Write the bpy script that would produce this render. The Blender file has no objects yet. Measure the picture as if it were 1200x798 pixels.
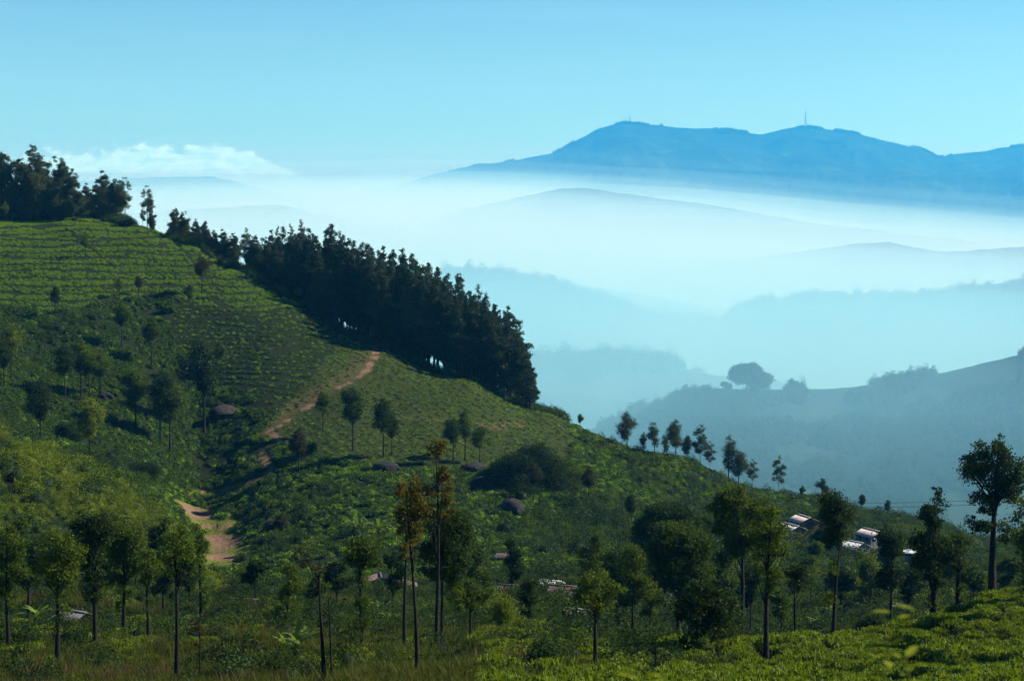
import bpy, math, random
import numpy as np
from mathutils import Vector, Euler, Matrix

# ------------------------------------------------------------------ camera
SC = bpy.context.scene
COL = SC.collection
FPX, HY = 2333.0, 205.0                    # focal length in photo pixels, photo row of the true horizon
TH = math.atan((399 - HY) / FPX)
cam = bpy.data.cameras.new('camera'); CAM = bpy.data.objects.new('camera', cam); COL.objects.link(CAM)
cam.sensor_width = 36.0; cam.lens = 70.0; cam.clip_start = 0.3; cam.clip_end = 60000
CAM.location = (0, 0, 0); CAM.rotation_euler = (math.pi/2 - TH, 0, 0)
cam.dof.use_dof = True; cam.dof.focus_distance = 320; cam.dof.aperture_fstop = 4.0
SC.camera = CAM
# ------------------------------------------------------------------ light
SUN_AZ, SUN_EL = math.radians(78), math.radians(37)      # azimuth from +Y towards +X
sl = bpy.data.lights.new('sun', 'SUN'); SUN = bpy.data.objects.new('sun', sl); COL.objects.link(SUN)
sl.energy = 5.0; sl.angle = math.radians(0.5); sl.color = (1.0, 0.92, 0.80)
SUN.rotation_euler = Vector((math.sin(SUN_AZ)*math.cos(SUN_EL), math.cos(SUN_AZ)*math.cos(SUN_EL), math.sin(SUN_EL))).to_track_quat('Z', 'Y').to_euler()
W = bpy.data.worlds.new('World'); SC.world = W; W.use_nodes = True
nt = W.node_tree; nt.nodes.clear()
def N(t, kind, **kw):
    n = t.nodes.new(kind)
    for k, v in kw.items(): setattr(n, k, v)
    return n
sky = N(nt, 'ShaderNodeTexSky', sky_type='NISHITA', sun_disc=False, sun_elevation=SUN_EL, sun_rotation=SUN_AZ,
        altitude=1500, air_density=1.3, dust_density=0.4, ozone_density=4.0)
bg = N(nt, 'ShaderNodeBackground'); bg.inputs['Strength'].default_value = 0.062
wo = N(nt, 'ShaderNodeOutputWorld')
tc = N(nt, 'ShaderNodeTexCoord'); sep = N(nt, 'ShaderNodeSeparateXYZ')
nt.links.new(tc.outputs['Generated'], sep.inputs[0])
# cloud bank low over the horizon and faint streaks of high cloud, all by direction
def math_node(t, op, a, b=None, clamp=False):
    n = N(t, 'ShaderNodeMath', operation=op, use_clamp=clamp)
    for i, v in enumerate((a, b)):
        if v is None: continue
        if isinstance(v, (int, float)): n.inputs[i].default_value = v
        else: t.links.new(v, n.inputs[i])
    return n.outputs[0]
def ramp(t, fac, stops, interp='LINEAR'):
    r = N(t, 'ShaderNodeValToRGB'); r.color_ramp.interpolation = interp
    e = r.color_ramp.elements
    while len(e) < len(stops): e.new(0.5)
    for i, (p, c) in enumerate(stops):
        e[i].position = p; e[i].color = (*c, 1) if len(c) == 3 else c
    t.links.new(fac, r.inputs[0]); return r.outputs[0]
def mixc(t, fac, a, b, mode='MIX'):
    m = N(t, 'ShaderNodeMix', data_type='RGBA', blend_type=mode)
    for k, v in ((0, fac), (6, a), (7, b)):
        if isinstance(v, (int, float)): m.inputs[k].default_value = v
        elif isinstance(v, tuple): m.inputs[k].default_value = (*v, 1) if len(v) == 3 else v
        else: t.links.new(v, m.inputs[k])
    return m.outputs[2]
tint = ramp(nt, math_node(nt, 'MULTIPLY', sep.outputs[2], 1.0, True),
            [(0.0, (.78, .98, 1.28)), (0.02, (0.70, .96, 1.26)), (0.055, (0.62, .92, 1.16)), (0.105, (0.52, .84, 1.12)), (0.25, (0.24, .62, 1.05)), (0.6, (.10, .36, .68))])
skyc = mixc(nt, 1.0, sky.outputs[0], tint, 'MULTIPLY')
# cumulus: height of the cloud tops varies with azimuth
az = N(nt, 'ShaderNodeMath', operation='ARCTAN2'); nt.links.new(sep.outputs[0], az.inputs[0]); nt.links.new(sep.outputs[1], az.inputs[1])
cv = N(nt, 'ShaderNodeCombineXYZ'); nt.links.new(az.outputs[0], cv.inputs[0]); nt.links.new(math_node(nt, 'MULTIPLY', sep.outputs[2], 1.9), cv.inputs[1])
n1 = N(nt, 'ShaderNodeTexNoise'); n1.inputs['Scale'].default_value = 130; n1.inputs['Detail'].default_value = 7; n1.inputs['Roughness'].default_value = 0.58
nt.links.new(cv.outputs[0], n1.inputs['Vector'])
n2 = N(nt, 'ShaderNodeTexNoise', noise_dimensions='1D'); n2.inputs['Scale'].default_value = 26; n2.inputs['Detail'].default_value = 2
nt.links.new(az.outputs[0], n2.inputs['W'])
# clouds sit in the left of the view and go on beyond it
amask = ramp(nt, math_node(nt, 'MULTIPLY_ADD', az.outputs[0], 1.0), [(0.0, (0, 0, 0)), (1, (1, 1, 1))])
am = N(nt, 'ShaderNodeMapRange'); am.inputs[1].default_value = -0.100; am.inputs[2].default_value = -0.140; nt.links.new(az.outputs[0], am.inputs[0])
top = math_node(nt, 'MULTIPLY', math_node(nt, 'ADD', math_node(nt, 'MULTIPLY', n2.outputs[0], 0.010), math_node(nt, 'MULTIPLY', n1.outputs[0], 0.022)), am.outputs[0])
am2 = N(nt, 'ShaderNodeMapRange'); am2.inputs[1].default_value = -0.27; am2.inputs[2].default_value = -0.17; nt.links.new(az.outputs[0], am2.inputs[0])
top = math_node(nt, 'MULTIPLY', top, math_node(nt, 'ADD', math_node(nt, 'MULTIPLY', am2.outputs[0], 0.35), 0.65))
d = math_node(nt, 'SUBTRACT', top, sep.outputs[2])
cm = N(nt, 'ShaderNodeMapRange'); cm.inputs[1].default_value = 0.0; cm.inputs[2].default_value = 0.0022; nt.links.new(math_node(nt, 'SUBTRACT', d, 0.0015), cm.inputs[0])
cshade = ramp(nt, n1.outputs[0], [(0.35, (6.0, 8.8, 10.6)), (0.60, (10.5, 12.6, 13.6))])
skyc = mixc(nt, math_node(nt, 'MULTIPLY', cm.outputs[0], 0.65), skyc, cshade)
n3 = N(nt, 'ShaderNodeTexNoise'); n3.inputs['Scale'].default_value = 5; n3.inputs['Detail'].default_value = 5
mp = N(nt, 'ShaderNodeMapping'); mp.inputs['Scale'].default_value = (1, 9, 1); mp.inputs['Rotation'].default_value = (0, 0, 0.09)
nt.links.new(cv.outputs[0], mp.inputs[0]); nt.links.new(mp.outputs[0], n3.inputs['Vector'])
cir = ramp(nt, n3.outputs[0], [(0.5, (0, 0, 0)), (0.75, (0.12, 0.12, 0.12))])
skyc = mixc(nt, cir, skyc, (5.0, 7.0, 8.2))
nt.links.new(skyc, bg.inputs[0]); nt.links.new(bg.outputs[0], wo.inputs[0])
SC.view_settings.view_transform = 'Standard'; SC.view_settings.look = 'None'; SC.view_settings.gamma = 1.0
SC.view_settings.exposure = 0.9; SC.view_settings.use_curve_mapping = False
SC.cycles.use_denoising = True
SC.cycles.max_bounces = 7; SC.cycles.diffuse_bounces = 1; SC.cycles.glossy_bounces = 1
SC.cycles.transmission_bounces = 2; SC.cycles.volume_bounces = 6; SC.cycles.transparent_max_bounces = 96

# ------------------------------------------------------------------ pixels and world
cT, sT = math.cos(TH), math.sin(TH)
def P(px, py, D):
    """world point at horizontal depth D (along +Y) on the sight line of a photo pixel"""
    a = (np.asarray(px, float) - 600) / FPX; b = (399 - np.asarray(py, float)) / FPX
    y = cT + b*sT; z = -sT + b*cT
    return np.array([D*a/y, D + 0*a, D*z/y])
def proj(X, Y, Z):
    dpt = Y*cT - Z*sT; v = Y*sT + Z*cT
    return 600 + FPX*X/dpt, 399 - FPX*v/dpt
rng = np.random.default_rng(7)
def _hash(ix, iy, s):
    h = (ix.astype(np.int64)*374761393 + iy.astype(np.int64)*668265263 + s*1274126177) & 0x7fffffff
    h = ((h ^ (h >> 13)) * 1274126177) & 0x7fffffff
    return ((h ^ (h >> 16)) & 0xffff) / 65535.0
def vnoise(x, y, s=0):
    ix = np.floor(x); iy = np.floor(y); fx = x-ix; fy = y-iy
    fx = fx*fx*(3-2*fx); fy = fy*fy*(3-2*fy); ix = ix.astype(np.int64); iy = iy.astype(np.int64)
    return ((_hash(ix,iy,s)*(1-fx)+_hash(ix+1,iy,s)*fx)*(1-fy) + (_hash(ix,iy+1,s)*(1-fx)+_hash(ix+1,iy+1,s)*fx)*fy)*2-1
def fbm(x, y, o=4, s=0, g=0.5, ridged=False):
    r = 0; a = 1; t = 0
    for k in range(o):
        n = vnoise(x*2**k + 13.7*k, y*2**k - 7.1*k, s+k)
        if ridged: n = 1-2*abs(n)
        r = r + a*n; t += a; a *= g
    return r/t
def sstep(a, b, x):
    t = np.clip((x-a)/(b-a), 0, 1); return t*t*(3-2*t)

# ------------------------------------------------------------------ terrain height
COLS = {
 -150: [(798,130),(772,155),(730,200),(680,240),(620,270),(560,300),(500,330),(478,350),(500,400),(490,455),(440,510),(380,570),(320,610),(285,640),(252,690),(250,720),(270,780),(420,1000)],
 0: [(798,130),(770,155),(730,200),(690,240),(640,270),(580,300),(520,330),(505,345),(525,400),(515,460),(470,505),(400,570),(345,610),(305,637),(266,676),(258,705),(275,760),(420,1000)],
 100: [(798,130),(765,155),(735,190),(705,225),(660,260),(605,300),(565,335),(550,350),(566,400),(552,462),(500,510),(430,560),(357,602),(310,635),(264,672),(256,698),(275,760),(430,1000)],
 170: [(798,130),(765,152),(738,188),(712,230),(685,265),(630,305),(592,345),(580,362),(590,410),(575,462),(530,505),(450,555),(365,605),(320,632),(275,662),(268,680),(290,740),(440,1000)],
 230: [(798,128),(765,150),(740,185),(718,230),(700,290),(680,370),(650,430),(610,478),(580,500),(530,530),(480,555),(420,580),(362,608),(330,630),(293,652),(315,720),(440,1000)],
 290: [(798,125),(766,148),(742,182),(718,235),(702,310),(675,390),(640,440),(605,475),(560,498),(510,530),(460,557),(410,584),(365,608),(345,620),(325,637),(345,690),(450,850),(460,1000)],
 350: [(798,122),(768,145),(745,175),(720,235),(698,320),(665,395),(625,440),(580,472),(540,500),(500,530),(450,560),(400,592),(371,612),(357,625),(380,680),(450,800),(480,1000)],
 450: [(798,115),(768,140),(752,165),(728,225),(700,300),(660,380),(620,430),(570,470),(520,510),(460,555),(408,600),(428,650),(475,780),(500,1000)],
 550: [(798,112),(768,135),(754,160),(738,205),(708,290),(660,380),(600,440),(550,490),(500,530),(445,575),(462,620),(505,740),(530,1000)],
 650: [(798,110),(768,132),(758,155),(742,200),(715,270),(670,360),(620,430),(570,480),(520,530),(487,560),(502,600),(545,720),(540,1000)],
 800: [(798,107),(770,128),(764,150),(772,190),(748,250),(712,310),(670,380),(620,450),(580,500),(540,545),(558,590),(595,700),(560,1000)],
 950: [(798,102),(768,125),(750,145),(772,185),(758,230),(735,280),(700,350),(660,420),(622,490),(602,520),(586,550),(604,600),(645,720),(600,1000)],
 1080: [(798,98),(750,135),(727,155),(752,190),(738,250),(712,320),(682,390),(652,450),(628,520),(613,560),(632,620),(685,750),(620,1000)],
 1200: [(798,95),(740,140),(702,165),(732,200),(722,260),(702,330),(682,400),(660,500),(650,560),(675,640),(705,760),(640,1000)],
 1350: [(798,92),(730,140),(680,168),(715,205),(705,270),(690,340),(680,420),(665,560),(690,660),(720,780),(650,1000)]}
COLS[-500] = [(py+30, D) for py, D in COLS[-150]]; COLS[1750] = [(py, D) for py, D in COLS[1350]]
an = []
for px, seq in COLS.items():
    for py, D in seq:
        p = P(px, py, D); an.append((p[0]/p[1], D, p[2]/p[1]))
    for D, z in ((2.5, -1.7), (8, -2.9), (30, -9.3), (62, -18.3)):
        an.append((((px-600)/FPX), D, z/D))
an = np.array(an)
SA, SB = 7.0, 1.6
def tps_coords(u, D): return np.stack([u*SA, np.log(D)*SB], -1)
TA = tps_coords(an[:,0], an[:,1]); NT = len(TA)
def K(d2): return 0.5*d2*np.log(d2+1e-12)
KM = K(((TA[:,None]-TA[None])**2).sum(-1)) + np.eye(NT)*1e-3
PM = np.c_[np.ones(NT), TA]
A = np.block([[KM, PM],[PM.T, np.zeros((3,3))]])
TW = np.linalg.solve(A, np.r_[an[:,2], 0,0,0])
def tps(u, D):
    q = tps_coords(u, D).reshape(-1, 2); out = np.empty(len(q))
    for i in range(0, len(q), 20000):
        c = q[i:i+20000]
        d2 = ((c[:,None,:]-TA[None])**2).sum(-1)
        out[i:i+20000] = K(d2) @ TW[:NT] + TW[NT] + c @ TW[NT+1:]
    return out.reshape(np.shape(u))
# far ridges: photo polyline of the crest, depth, slopes before and behind
RIDGES = [
 ([(-600,560),(300,540),(600,530),(690,505),(750,477),(800,463),(840,456),(930,457),(1000,455),(1100,439),(1200,415),(1350,380),(1900,330)], 1180, .20, .25, 5),
 ([(-600,470),(400,440),(560,430),(640,428),(700,424),(800,432),(850,442),(950,470),(1300,480),(1900,480)], 1650, .22, .25, 8),
 ([(-600,330),(300,318),(480,322),(550,322),(600,326),(650,336),(700,352),(780,372),(840,384),(870,362),(950,352),(1060,352),(1130,345),(1200,338),(1900,330)], 2500, .2, .25, 12),
 ([(-600,300),(600,330),(650,330),(750,345),(820,360),(950,380),(1900,380)], 3200, .15, .2, 14),
 ([(-600,330),(700,330),(850,306),(930,296),(1000,286),(1040,284),(1100,296),(1160,292),(1300,280),(1900,285)], 4600, .15, .2, 25),
 ([(-600,262),(150,250),(330,240),(420,262),(480,264),(560,242),(620,228),(655,222),(680,220),(740,228),(830,240),(950,262),(1300,300),(1900,300)], 6500, .15, .2, 30),
 ([(-600,190),(0,215),(60,216),(120,212),(190,208),(250,207),(285,215),(320,226),(380,236),(450,238),(1900,300)], 9300, .16, .25, 45),
 ([(-600,330),(600,300),(780,262),(880,226),(960,208),(1040,198),(1100,204),(1150,203),(1200,192),(1300,180),(1900,200)], 9000, .14, .2, 55),
 ([(-600,290),(250,262),(380,238),(440,224),(500,206),(560,193),(610,187),(650,179),(680,163),(700,151),(730,143),(770,147),(800,150),(850,152),(890,158),(915,151),(940,148),(965,152),(1000,156),(1040,168),(1075,176),(1095,184),(1150,177),(1200,169),(1300,150),(1900,180)], 10400, .2, .3, 70)]
def far_h(u, D):
    x = u*D
    z = -190 - 120*sstep(1000, 2500, D) - 40*sstep(2500, 8000, D) + fbm(x/700, D/700, 4, 3)*18
    px = 600 + u*FPX*cT
    for i, (pl, Dk, sf, sb, amp) in enumerate(RIDGES):
        pl = np.array(pl, float)
        Dk2 = Dk*(1 + 0.05*fbm(px/330., 0*px+i*3.3, 3, 40+i))
        py = np.interp(px, pl[:,0], pl[:,1]) + (1.6 if i > 3 else .8)*fbm(px/14., px*0+i*5.1, 4, 30+i, .6)
        tt = P(px, py, 1.0)
        zc = tt[2]*Dk2
        dd = D - Dk2
        w = Dk*0.012
        prof = np.where(dd < 0, sf*(np.sqrt(dd*dd+w*w)-w), sb*(np.sqrt(dd*dd+w*w)-w))
        gul = (fbm(x/(amp*9), D/(amp*16), 5, 60+i, .58, True)-.25)*amp*(1.15 if i == 8 else 1)*np.clip(abs(dd)/(Dk*.04), 0, 1)
        zz = zc - prof + gul + (fbm(x/(amp*1.2), D/(amp*1.2), 3, 80+i))*amp*.07
        z = np.maximum(z, zz)
    return z
def ground_base(X, Y):
    D = np.maximum(Y, 2.5); u = np.clip(X/D, -0.62, 0.62)
    shp = np.shape(D); D = np.atleast_1d(D); u = np.atleast_1d(u)
    z = np.zeros(D.shape); near = D < 1080; far = D > 820
    if near.any(): z[near] = tps(u[near], D[near])*D[near]
    if far.any():
        zf = far_h(u[far], D[far]); k = sstep(820, 1080, D[far])
        z[far] = np.where(D[far] < 1080, z[far]*(1-k) + zf*k, zf)
    return z.reshape(shp)
def zone(X, Y, Z):
    """planting zones of the hillside by where they lie (0..1 masks)"""
    px, py = proj(X, Y, Z)
    crown = sstep(1, 0, (py - (352 + 9*np.sin(px/37.) - 0.00*px))/8.) * sstep(540, 590, Y) * sstep(380, 340, px)
    flank = sstep(0, 12, px-(395 - (py-400)*0.9)) * sstep(470, 500, Y) * sstep(700, 640, px) * sstep(0, 10, (px-330)*0.30+505-py+18)*(1-crown)
    terrace = sstep(180, 230, px)*sstep(470, 430, px)*sstep(495, 460, py + (330-px)*.35)*sstep(500, 530, Y)*(1-crown)*(1-flank)
    return px, py, crown, np.clip(flank, 0, 1), np.clip(terrace, 0, 1)
def dist_to(c, X, Y, cut=40):
    d = np.full(np.shape(X), 1e3)
    m = (X > c[:,0].min()-cut) & (X < c[:,0].max()+cut) & (Y > c[:,1].min()-cut) & (Y < c[:,1].max()+cut)
    if m.any():
        x = X[m]; y = Y[m]; b = np.full(x.shape, 1e3)
        for p in c[::2]: b = np.minimum(b, np.hypot(x-p[0], y-p[1]))
        d[m] = b
    return d

alltr = None
def ground(X, Y, detail=True):
    X = np.asarray(X, float); Y = np.asarray(Y, float)
    z = ground_base(X, Y)
    if not detail: return z
    px, py, crown, flank, terr = zone(X, Y, z)
    smooth = np.clip(crown + flank*.8 + terr*.6, 0, 1)
    a = sstep(60, 120, Y)*sstep(1100, 800, Y)
    if alltr is not None: smooth = np.maximum(smooth, sstep(11, 4, dist_to(alltr, X, Y, 12)))
    z = z + a*(1-.85*smooth)*(fbm(X/24, Y/24, 4, 5)*1.5 + fbm(X/7, Y/9, 3, 9)*.55)
    z = z + a*crown*.12*np.sin(z*2*math.pi/3.2)
    return z
def gz(x, y): return float(ground(np.array([x]), np.array([y]))[0])
def hit(px, py, Dmin=80, Dmax=1000):
    D = np.exp(np.arange(math.log(Dmin), math.log(Dmax), .0015))
    r = P(px, py, 1.0)
    z = ground(D*r[0], D)
    above = z >= D*r[2]
    k = int(np.argmax(above)) if above.any() else int(np.argmin(D*r[2]-z))
    return float(D[k])

# ------------------------------------------------------------------ mesh helpers
def mk_mesh(name, V, F, mat=None, smooth=False, attrs=None, mats=None, midx=None):
    V = np.asarray(V, np.float32); F = np.asarray(F, np.int32)
    me = bpy.data.meshes.new(name); k = F.shape[1]
    me.vertices.add(len(V)); me.vertices.foreach_set('co', V.ravel())
    me.loops.add(F.size); me.loops.foreach_set('vertex_index', F.ravel())
    me.polygons.add(len(F)); me.polygons.foreach_set('loop_start', np.arange(0, F.size, k, dtype=np.int32))
    me.update(calc_edges=True)
    if smooth: me.polygons.foreach_set('use_smooth', np.ones(len(F), bool))
    for key, v in (attrs or {}).items():
        dom = 'POINT' if len(v) == len(V) else 'FACE'
        v = np.asarray(v, np.float32)
        if v.ndim == 1: me.attributes.new(key, 'FLOAT', dom).data.foreach_set('value', v)
        else: me.attributes.new(key, 'FLOAT_VECTOR', dom).data.foreach_set('vector', v.ravel())
    if mat is not None: me.materials.append(mat)
    if mats:
        for m in mats: me.materials.append(m)
        if midx is not None: me.polygons.foreach_set('material_index', np.asarray(midx, np.int32))
    me.update(); return me
def tag(o, label=None, cat=None, group=None, kind=None):
    for k, v in (('label', label), ('category', cat), ('group', group), ('kind', kind)):
        if v: o[k] = v
    return o
def link(name, data, parent=None, loc=None):
    o = bpy.data.objects.new(name, data); COL.objects.link(o)
    if parent: o.parent = parent
    if loc is not None: o.location = [float(c) for c in loc]
    return o
def thing(name, label, cat, loc, rz=0, group=None, scale=1.0):
    o = link(name, None, None, loc); o.rotation_euler = (0, 0, rz); o.scale = (scale,)*3
    o.empty_display_size = .5
    return tag(o, label, cat, group)

# ------------------------------------------------------------------ materials
def new_mat(name):
    m = bpy.data.materials.new(name); m.use_nodes = True; t = m.node_tree; t.nodes.clear()
    return m, t, N(t, 'ShaderNodeOutputMaterial')
def leaf_mat(name, lo, hi, trans=.3, attr='OBJECT', gloss=.08, rough=.6):
    m, t, out = new_mat(name)
    at = N(t, 'ShaderNodeAttribute', attribute_name='tint'); at.attribute_type = 'GEOMETRY'
    oi = N(t, 'ShaderNodeObjectInfo')
    f = math_node(t, 'ADD', math_node(t, 'MULTIPLY', at.outputs['Fac'], .7), math_node(t, 'MULTIPLY', oi.outputs['Random'], .3))
    c = ramp(t, f, [(0.05, lo), (0.95, hi)])
    b = N(t, 'ShaderNodeBsdfPrincipled'); b.inputs['Roughness'].default_value = rough
    b.inputs['Specular IOR Level'].default_value = gloss
    tr = N(t, 'ShaderNodeBsdfTranslucent'); mx = N(t, 'ShaderNodeMixShader'); mx.inputs[0].default_value = trans
    t.links.new(c, b.inputs['Base Color'])
    t.links.new(mixc(t, 1.0, c, (1.5, 1.45, .7), 'MULTIPLY'), tr.inputs[0])
    t.links.new(b.outputs[0], mx.inputs[1]); t.links.new(tr.outputs[0], mx.inputs[2]); t.links.new(mx.outputs[0], out.inputs[0])
    return m
def set_random(m, k):
    for n_ in m.node_tree.nodes:
        if n_.type == 'MATH' and n_.operation == 'MULTIPLY': n_.inputs[1].default_value = k if abs(n_.inputs[1].default_value-.3) < .01 else 1-k
M = {}
M['dark'] = leaf_mat('leaf_dark', (.009, .020, .005), (.036, .062, .009), .35)
M['mid'] = leaf_mat('leaf_mid', (.018, .040, .005), (.085, .125, .010), .38)
M['bright'] = leaf_mat('leaf_bright', (.046, .076, .004), (.15, .19, .010))
M['gold'] = leaf_mat('leaf_gold', (.036, .036, .005), (.115, .092, .010))
M['brown'] = leaf_mat('leaf_brown', (.022, .024, .009), (.050, .046, .014))
M['pine'] = leaf_mat('pine_needles', (.010, .022, .011), (.045, .068, .022), .15)
M['euc'] = leaf_mat('eucalyptus_leaves', (.020, .034, .014), (.066, .082, .026), .25)
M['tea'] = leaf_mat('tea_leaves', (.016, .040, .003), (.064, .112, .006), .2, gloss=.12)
M['tea_bright'] = leaf_mat('bright_tea_leaves', (.056, .122, .003), (.185, .300, .007), .22, gloss=.12)  # brighter tea, its colour raised to carry the sunlight on the crown
M['tea_near'] = leaf_mat('near_tea_leaves', (.016, .034, .003), (.060, .092, .006), .2, gloss=.1)
M['shoot_near'] = leaf_mat('near_tea_shoots', (.05, .10, .004), (.150, .215, .010), .25, gloss=.1)
M['wild'] = leaf_mat('wild_leaves', (.012, .030, .008), (.045, .075, .014), .25)
M['grass'] = leaf_mat('grass_blades', (.030, .045, .006), (.085, .095, .014), .3)
M['plume'] = leaf_mat('dry_plumes', (.05, .034, .016), (.12, .075, .035), .3)
M['banana'] = leaf_mat('banana_leaves', (.05, .10, .012), (.14, .20, .03), .35, gloss=.12, rough=.5)
def solid(name, c1, c2, scale=4.0, rough=.9, bump=.3, detail=5, vec='Object', stretch=(1,1,1), metal=0.0):
    m, t, out = new_mat(name)
    tc = N(t, 'ShaderNodeTexCoord'); mp = N(t, 'ShaderNodeMapping'); mp.inputs['Scale'].default_value = stretch
    t.links.new(tc.outputs[vec], mp.inputs[0])
    nz = N(t, 'ShaderNodeTexNoise'); nz.inputs['Scale'].default_value = scale; nz.inputs['Detail'].default_value = detail
    t.links.new(mp.outputs[0], nz.inputs['Vector'])
    c = ramp(t, nz.outputs[0], [(.33, c1), (.67, c2)])
    b = N(t, 'ShaderNodeBsdfPrincipled'); b.inputs['Roughness'].default_value = rough; b.inputs['Metallic'].default_value = metal
    b.inputs['Specular IOR Level'].default_value = .25
    bp = N(t, 'ShaderNodeBump'); bp.inputs['Strength'].default_value = bump; bp.inputs['Distance'].default_value = .1
    t.links.new(nz.outputs[0], bp.inputs['Height']); t.links.new(bp.outputs[0], b.inputs['Normal'])
    t.links.new(c, b.inputs['Base Color']); t.links.new(b.outputs[0], out.inputs[0]); return m
M['bark'] = solid('bark', (.006, .005, .004), (.018, .014, .010), 6, stretch=(3, 3, .6), bump=.8)
M['bark_pale'] = solid('bark_pale', (.10, .085, .065), (.22, .19, .15), 3, stretch=(3, 3, .5))
M['rock'] = solid('rock', (.008, .008, .009), (.028, .027, .027), 1.3, bump=.9, detail=9)
M['rock_red'] = solid('rock_reddish', (.013, .011, .010), (.036, .030, .026), 1.0, bump=.9, detail=9)
M['dirt'] = solid('dirt_track', (.13, .075, .045), (.27, .17, .10), .8, bump=.5, detail=8)
M['bank'] = solid('earth_bank', (.065, .040, .026), (.15, .09, .058), .9, bump=.9, detail=8)
M['tin'] = solid('tin_roof', (.26, .26, .26), (.50, .50, .50), 1.2, rough=.42, bump=.1)
M['tin_pink'] = solid('rusty_pink_tin_roof', (.36, .28, .25), (.55, .47, .42), 1.0, rough=.5, bump=.1)
M['tin_brown'] = solid('brown_tin_roof', (.055, .038, .034), (.12, .085, .075), 1.2, rough=.65, bump=.1)
M['tin_white'] = solid('bright_tin_roof', (.62, .62, .60), (.8, .8, .78), 1.2, rough=.4, bump=.05)
M['tin_grey'] = solid('weathered_grey_roof', (.07, .07, .07), (.15, .15, .15), 1.2, rough=.7, bump=.1)
M['wall_w'] = solid('whitewashed_wall', (.12, .12, .12), (.20, .20, .19), .9, bump=.1)
M['wall_b'] = solid('blue_wall', (.03, .07, .10), (.05, .11, .15), .9, bump=.1)
M['wall_m'] = solid('mud_wall', (.07, .045, .032), (.12, .08, .06), .9, bump=.2)
M['door'] = solid('door_wood', (.04, .028, .02), (.08, .05, .035), 3)
M['glass'] = solid('dark_window_pane', (.012, .015, .018), (.03, .035, .04), 1, rough=.15, bump=0)
M['steel'] = solid('grey_steel', (.16, .17, .18), (.25, .26, .27), 1, rough=.6, bump=0)
M['wire'] = solid('cable_black', (.02, .02, .02), (.04, .04, .04), 1, rough=.6, bump=0)
M['skin'] = solid('skin', (.10, .05, .03), (.12, .06, .04), 2, rough=.6, bump=0)
M['cloth_r'] = solid('dark_red_cloth', (.06, .015, .012), (.10, .025, .02), 5, bump=.2)
M['cloth_d'] = solid('dark_cloth', (.01, .01, .014), (.02, .02, .028), 5, bump=.2)
M['hair'] = solid('black_hair', (.006, .005, .005), (.012, .01, .01), 8, bump=.3)
M['concrete'] = solid('retaining_wall_stone', (.10, .085, .075), (.20, .17, .15), 1.6, bump=.5)

# ground: splat weights are stored per vertex (what grows or lies there)
def ground_mat():
    m, t, out = new_mat('ground_cover')
    def A(nm): return N(t, 'ShaderNodeAttribute', attribute_name=nm).outputs['Fac']
    tc = N(t, 'ShaderNodeTexCoord')
    def noise(s, d=6, r=.6, st=(1,1,1)):
        mp = N(t, 'ShaderNodeMapping'); mp.inputs['Scale'].default_value = st; t.links.new(tc.outputs['Object'], mp.inputs[0])
        z = N(t, 'ShaderNodeTexNoise'); z.inputs['Scale'].default_value = s; z.inputs['Detail'].default_value = d; z.inputs['Roughness'].default_value = r
        t.links.new(mp.outputs[0], z.inputs['Vector']); return z.outputs[0]
    fine, mid, big = noise(1.1), noise(.16), noise(.02)
    under = ramp(t, fine, [(.35, (.006, .010, .004)), (.65, (.020, .028, .009))])
    grass = ramp(t, fine, [(.3, (.05, .075, .010)), (.7, (.11, .14, .018))])
    dirt = ramp(t, fine, [(.3, (.10, .06, .038)), (.7, (.22, .14, .085))])
    farf = ramp(t, noise(.035, 8, .7), [(.38, (.006, .015, .014)), (.62, (.018, .031, .020))])
    farg = ramp(t, mid, [(.3, (.030, .055, .025)), (.7, (.055, .08, .035))])
    c = mixc(t, A('grassy'), under, grass)
    c = mixc(t, A('dirt'), c, dirt)
    c = mixc(t, A('far'), c, mixc(t, math_node(t, 'MULTIPLY', ramp(t, noise(.006, 5), [(.52, (0,0,0)), (.6, (1,1,1))]), .6), farf, farg))
    b = N(t, 'ShaderNodeBsdfPrincipled'); b.inputs['Roughness'].default_value = 1; b.inputs['Specular IOR Level'].default_value = .05
    bp = N(t, 'ShaderNodeBump'); bp.inputs['Strength'].default_value = .8; bp.inputs['Distance'].default_value = .5
    t.links.new(fine, bp.inputs['Height']); t.links.new(bp.outputs[0], b.inputs['Normal'])
    t.links.new(c, b.inputs['Base Color']); t.links.new(b.outputs[0], out.inputs[0]); return m
M['ground'] = ground_mat()

# ------------------------------------------------------------------ track course (photo points -> hillside)
TRACK = [(437,396),(441,408),(438,424),(428,438),(405,452),(378,466),(350,485),(330,497),(313,507)]
TRACK2 = [(334,518),(318,522),(306,528),(309,537),(322,549),(312,560),(290,568),(262,574),(232,578)]
CLEAR = [(228,600),(240,612),(254,624),(262,640),(258,656)]
def course(pts, Dmin):
    out = []
    for px, py in pts:
        D = hit(px, py, Dmin); r = P(px, py, D); out.append((r[0], r[1]))
    out = np.array(out)
    # resample smoothly
    s = np.r_[0, np.cumsum(np.hypot(*np.diff(out, axis=0).T))]; q = np.arange(0, s[-1], 1.5)
    c = np.stack([np.interp(q, s, out[:,0]), np.interp(q, s, out[:,1])], 1)
    for _ in range(6): c[1:-1] = (c[:-2]+2*c[1:-1]+c[2:])/4
    return c
tr1, tr2, clr = course(TRACK, 450), course([TRACK[-1]]+TRACK2, 440), course(CLEAR, 400)
alltr = np.concatenate([tr1, tr2])
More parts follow.
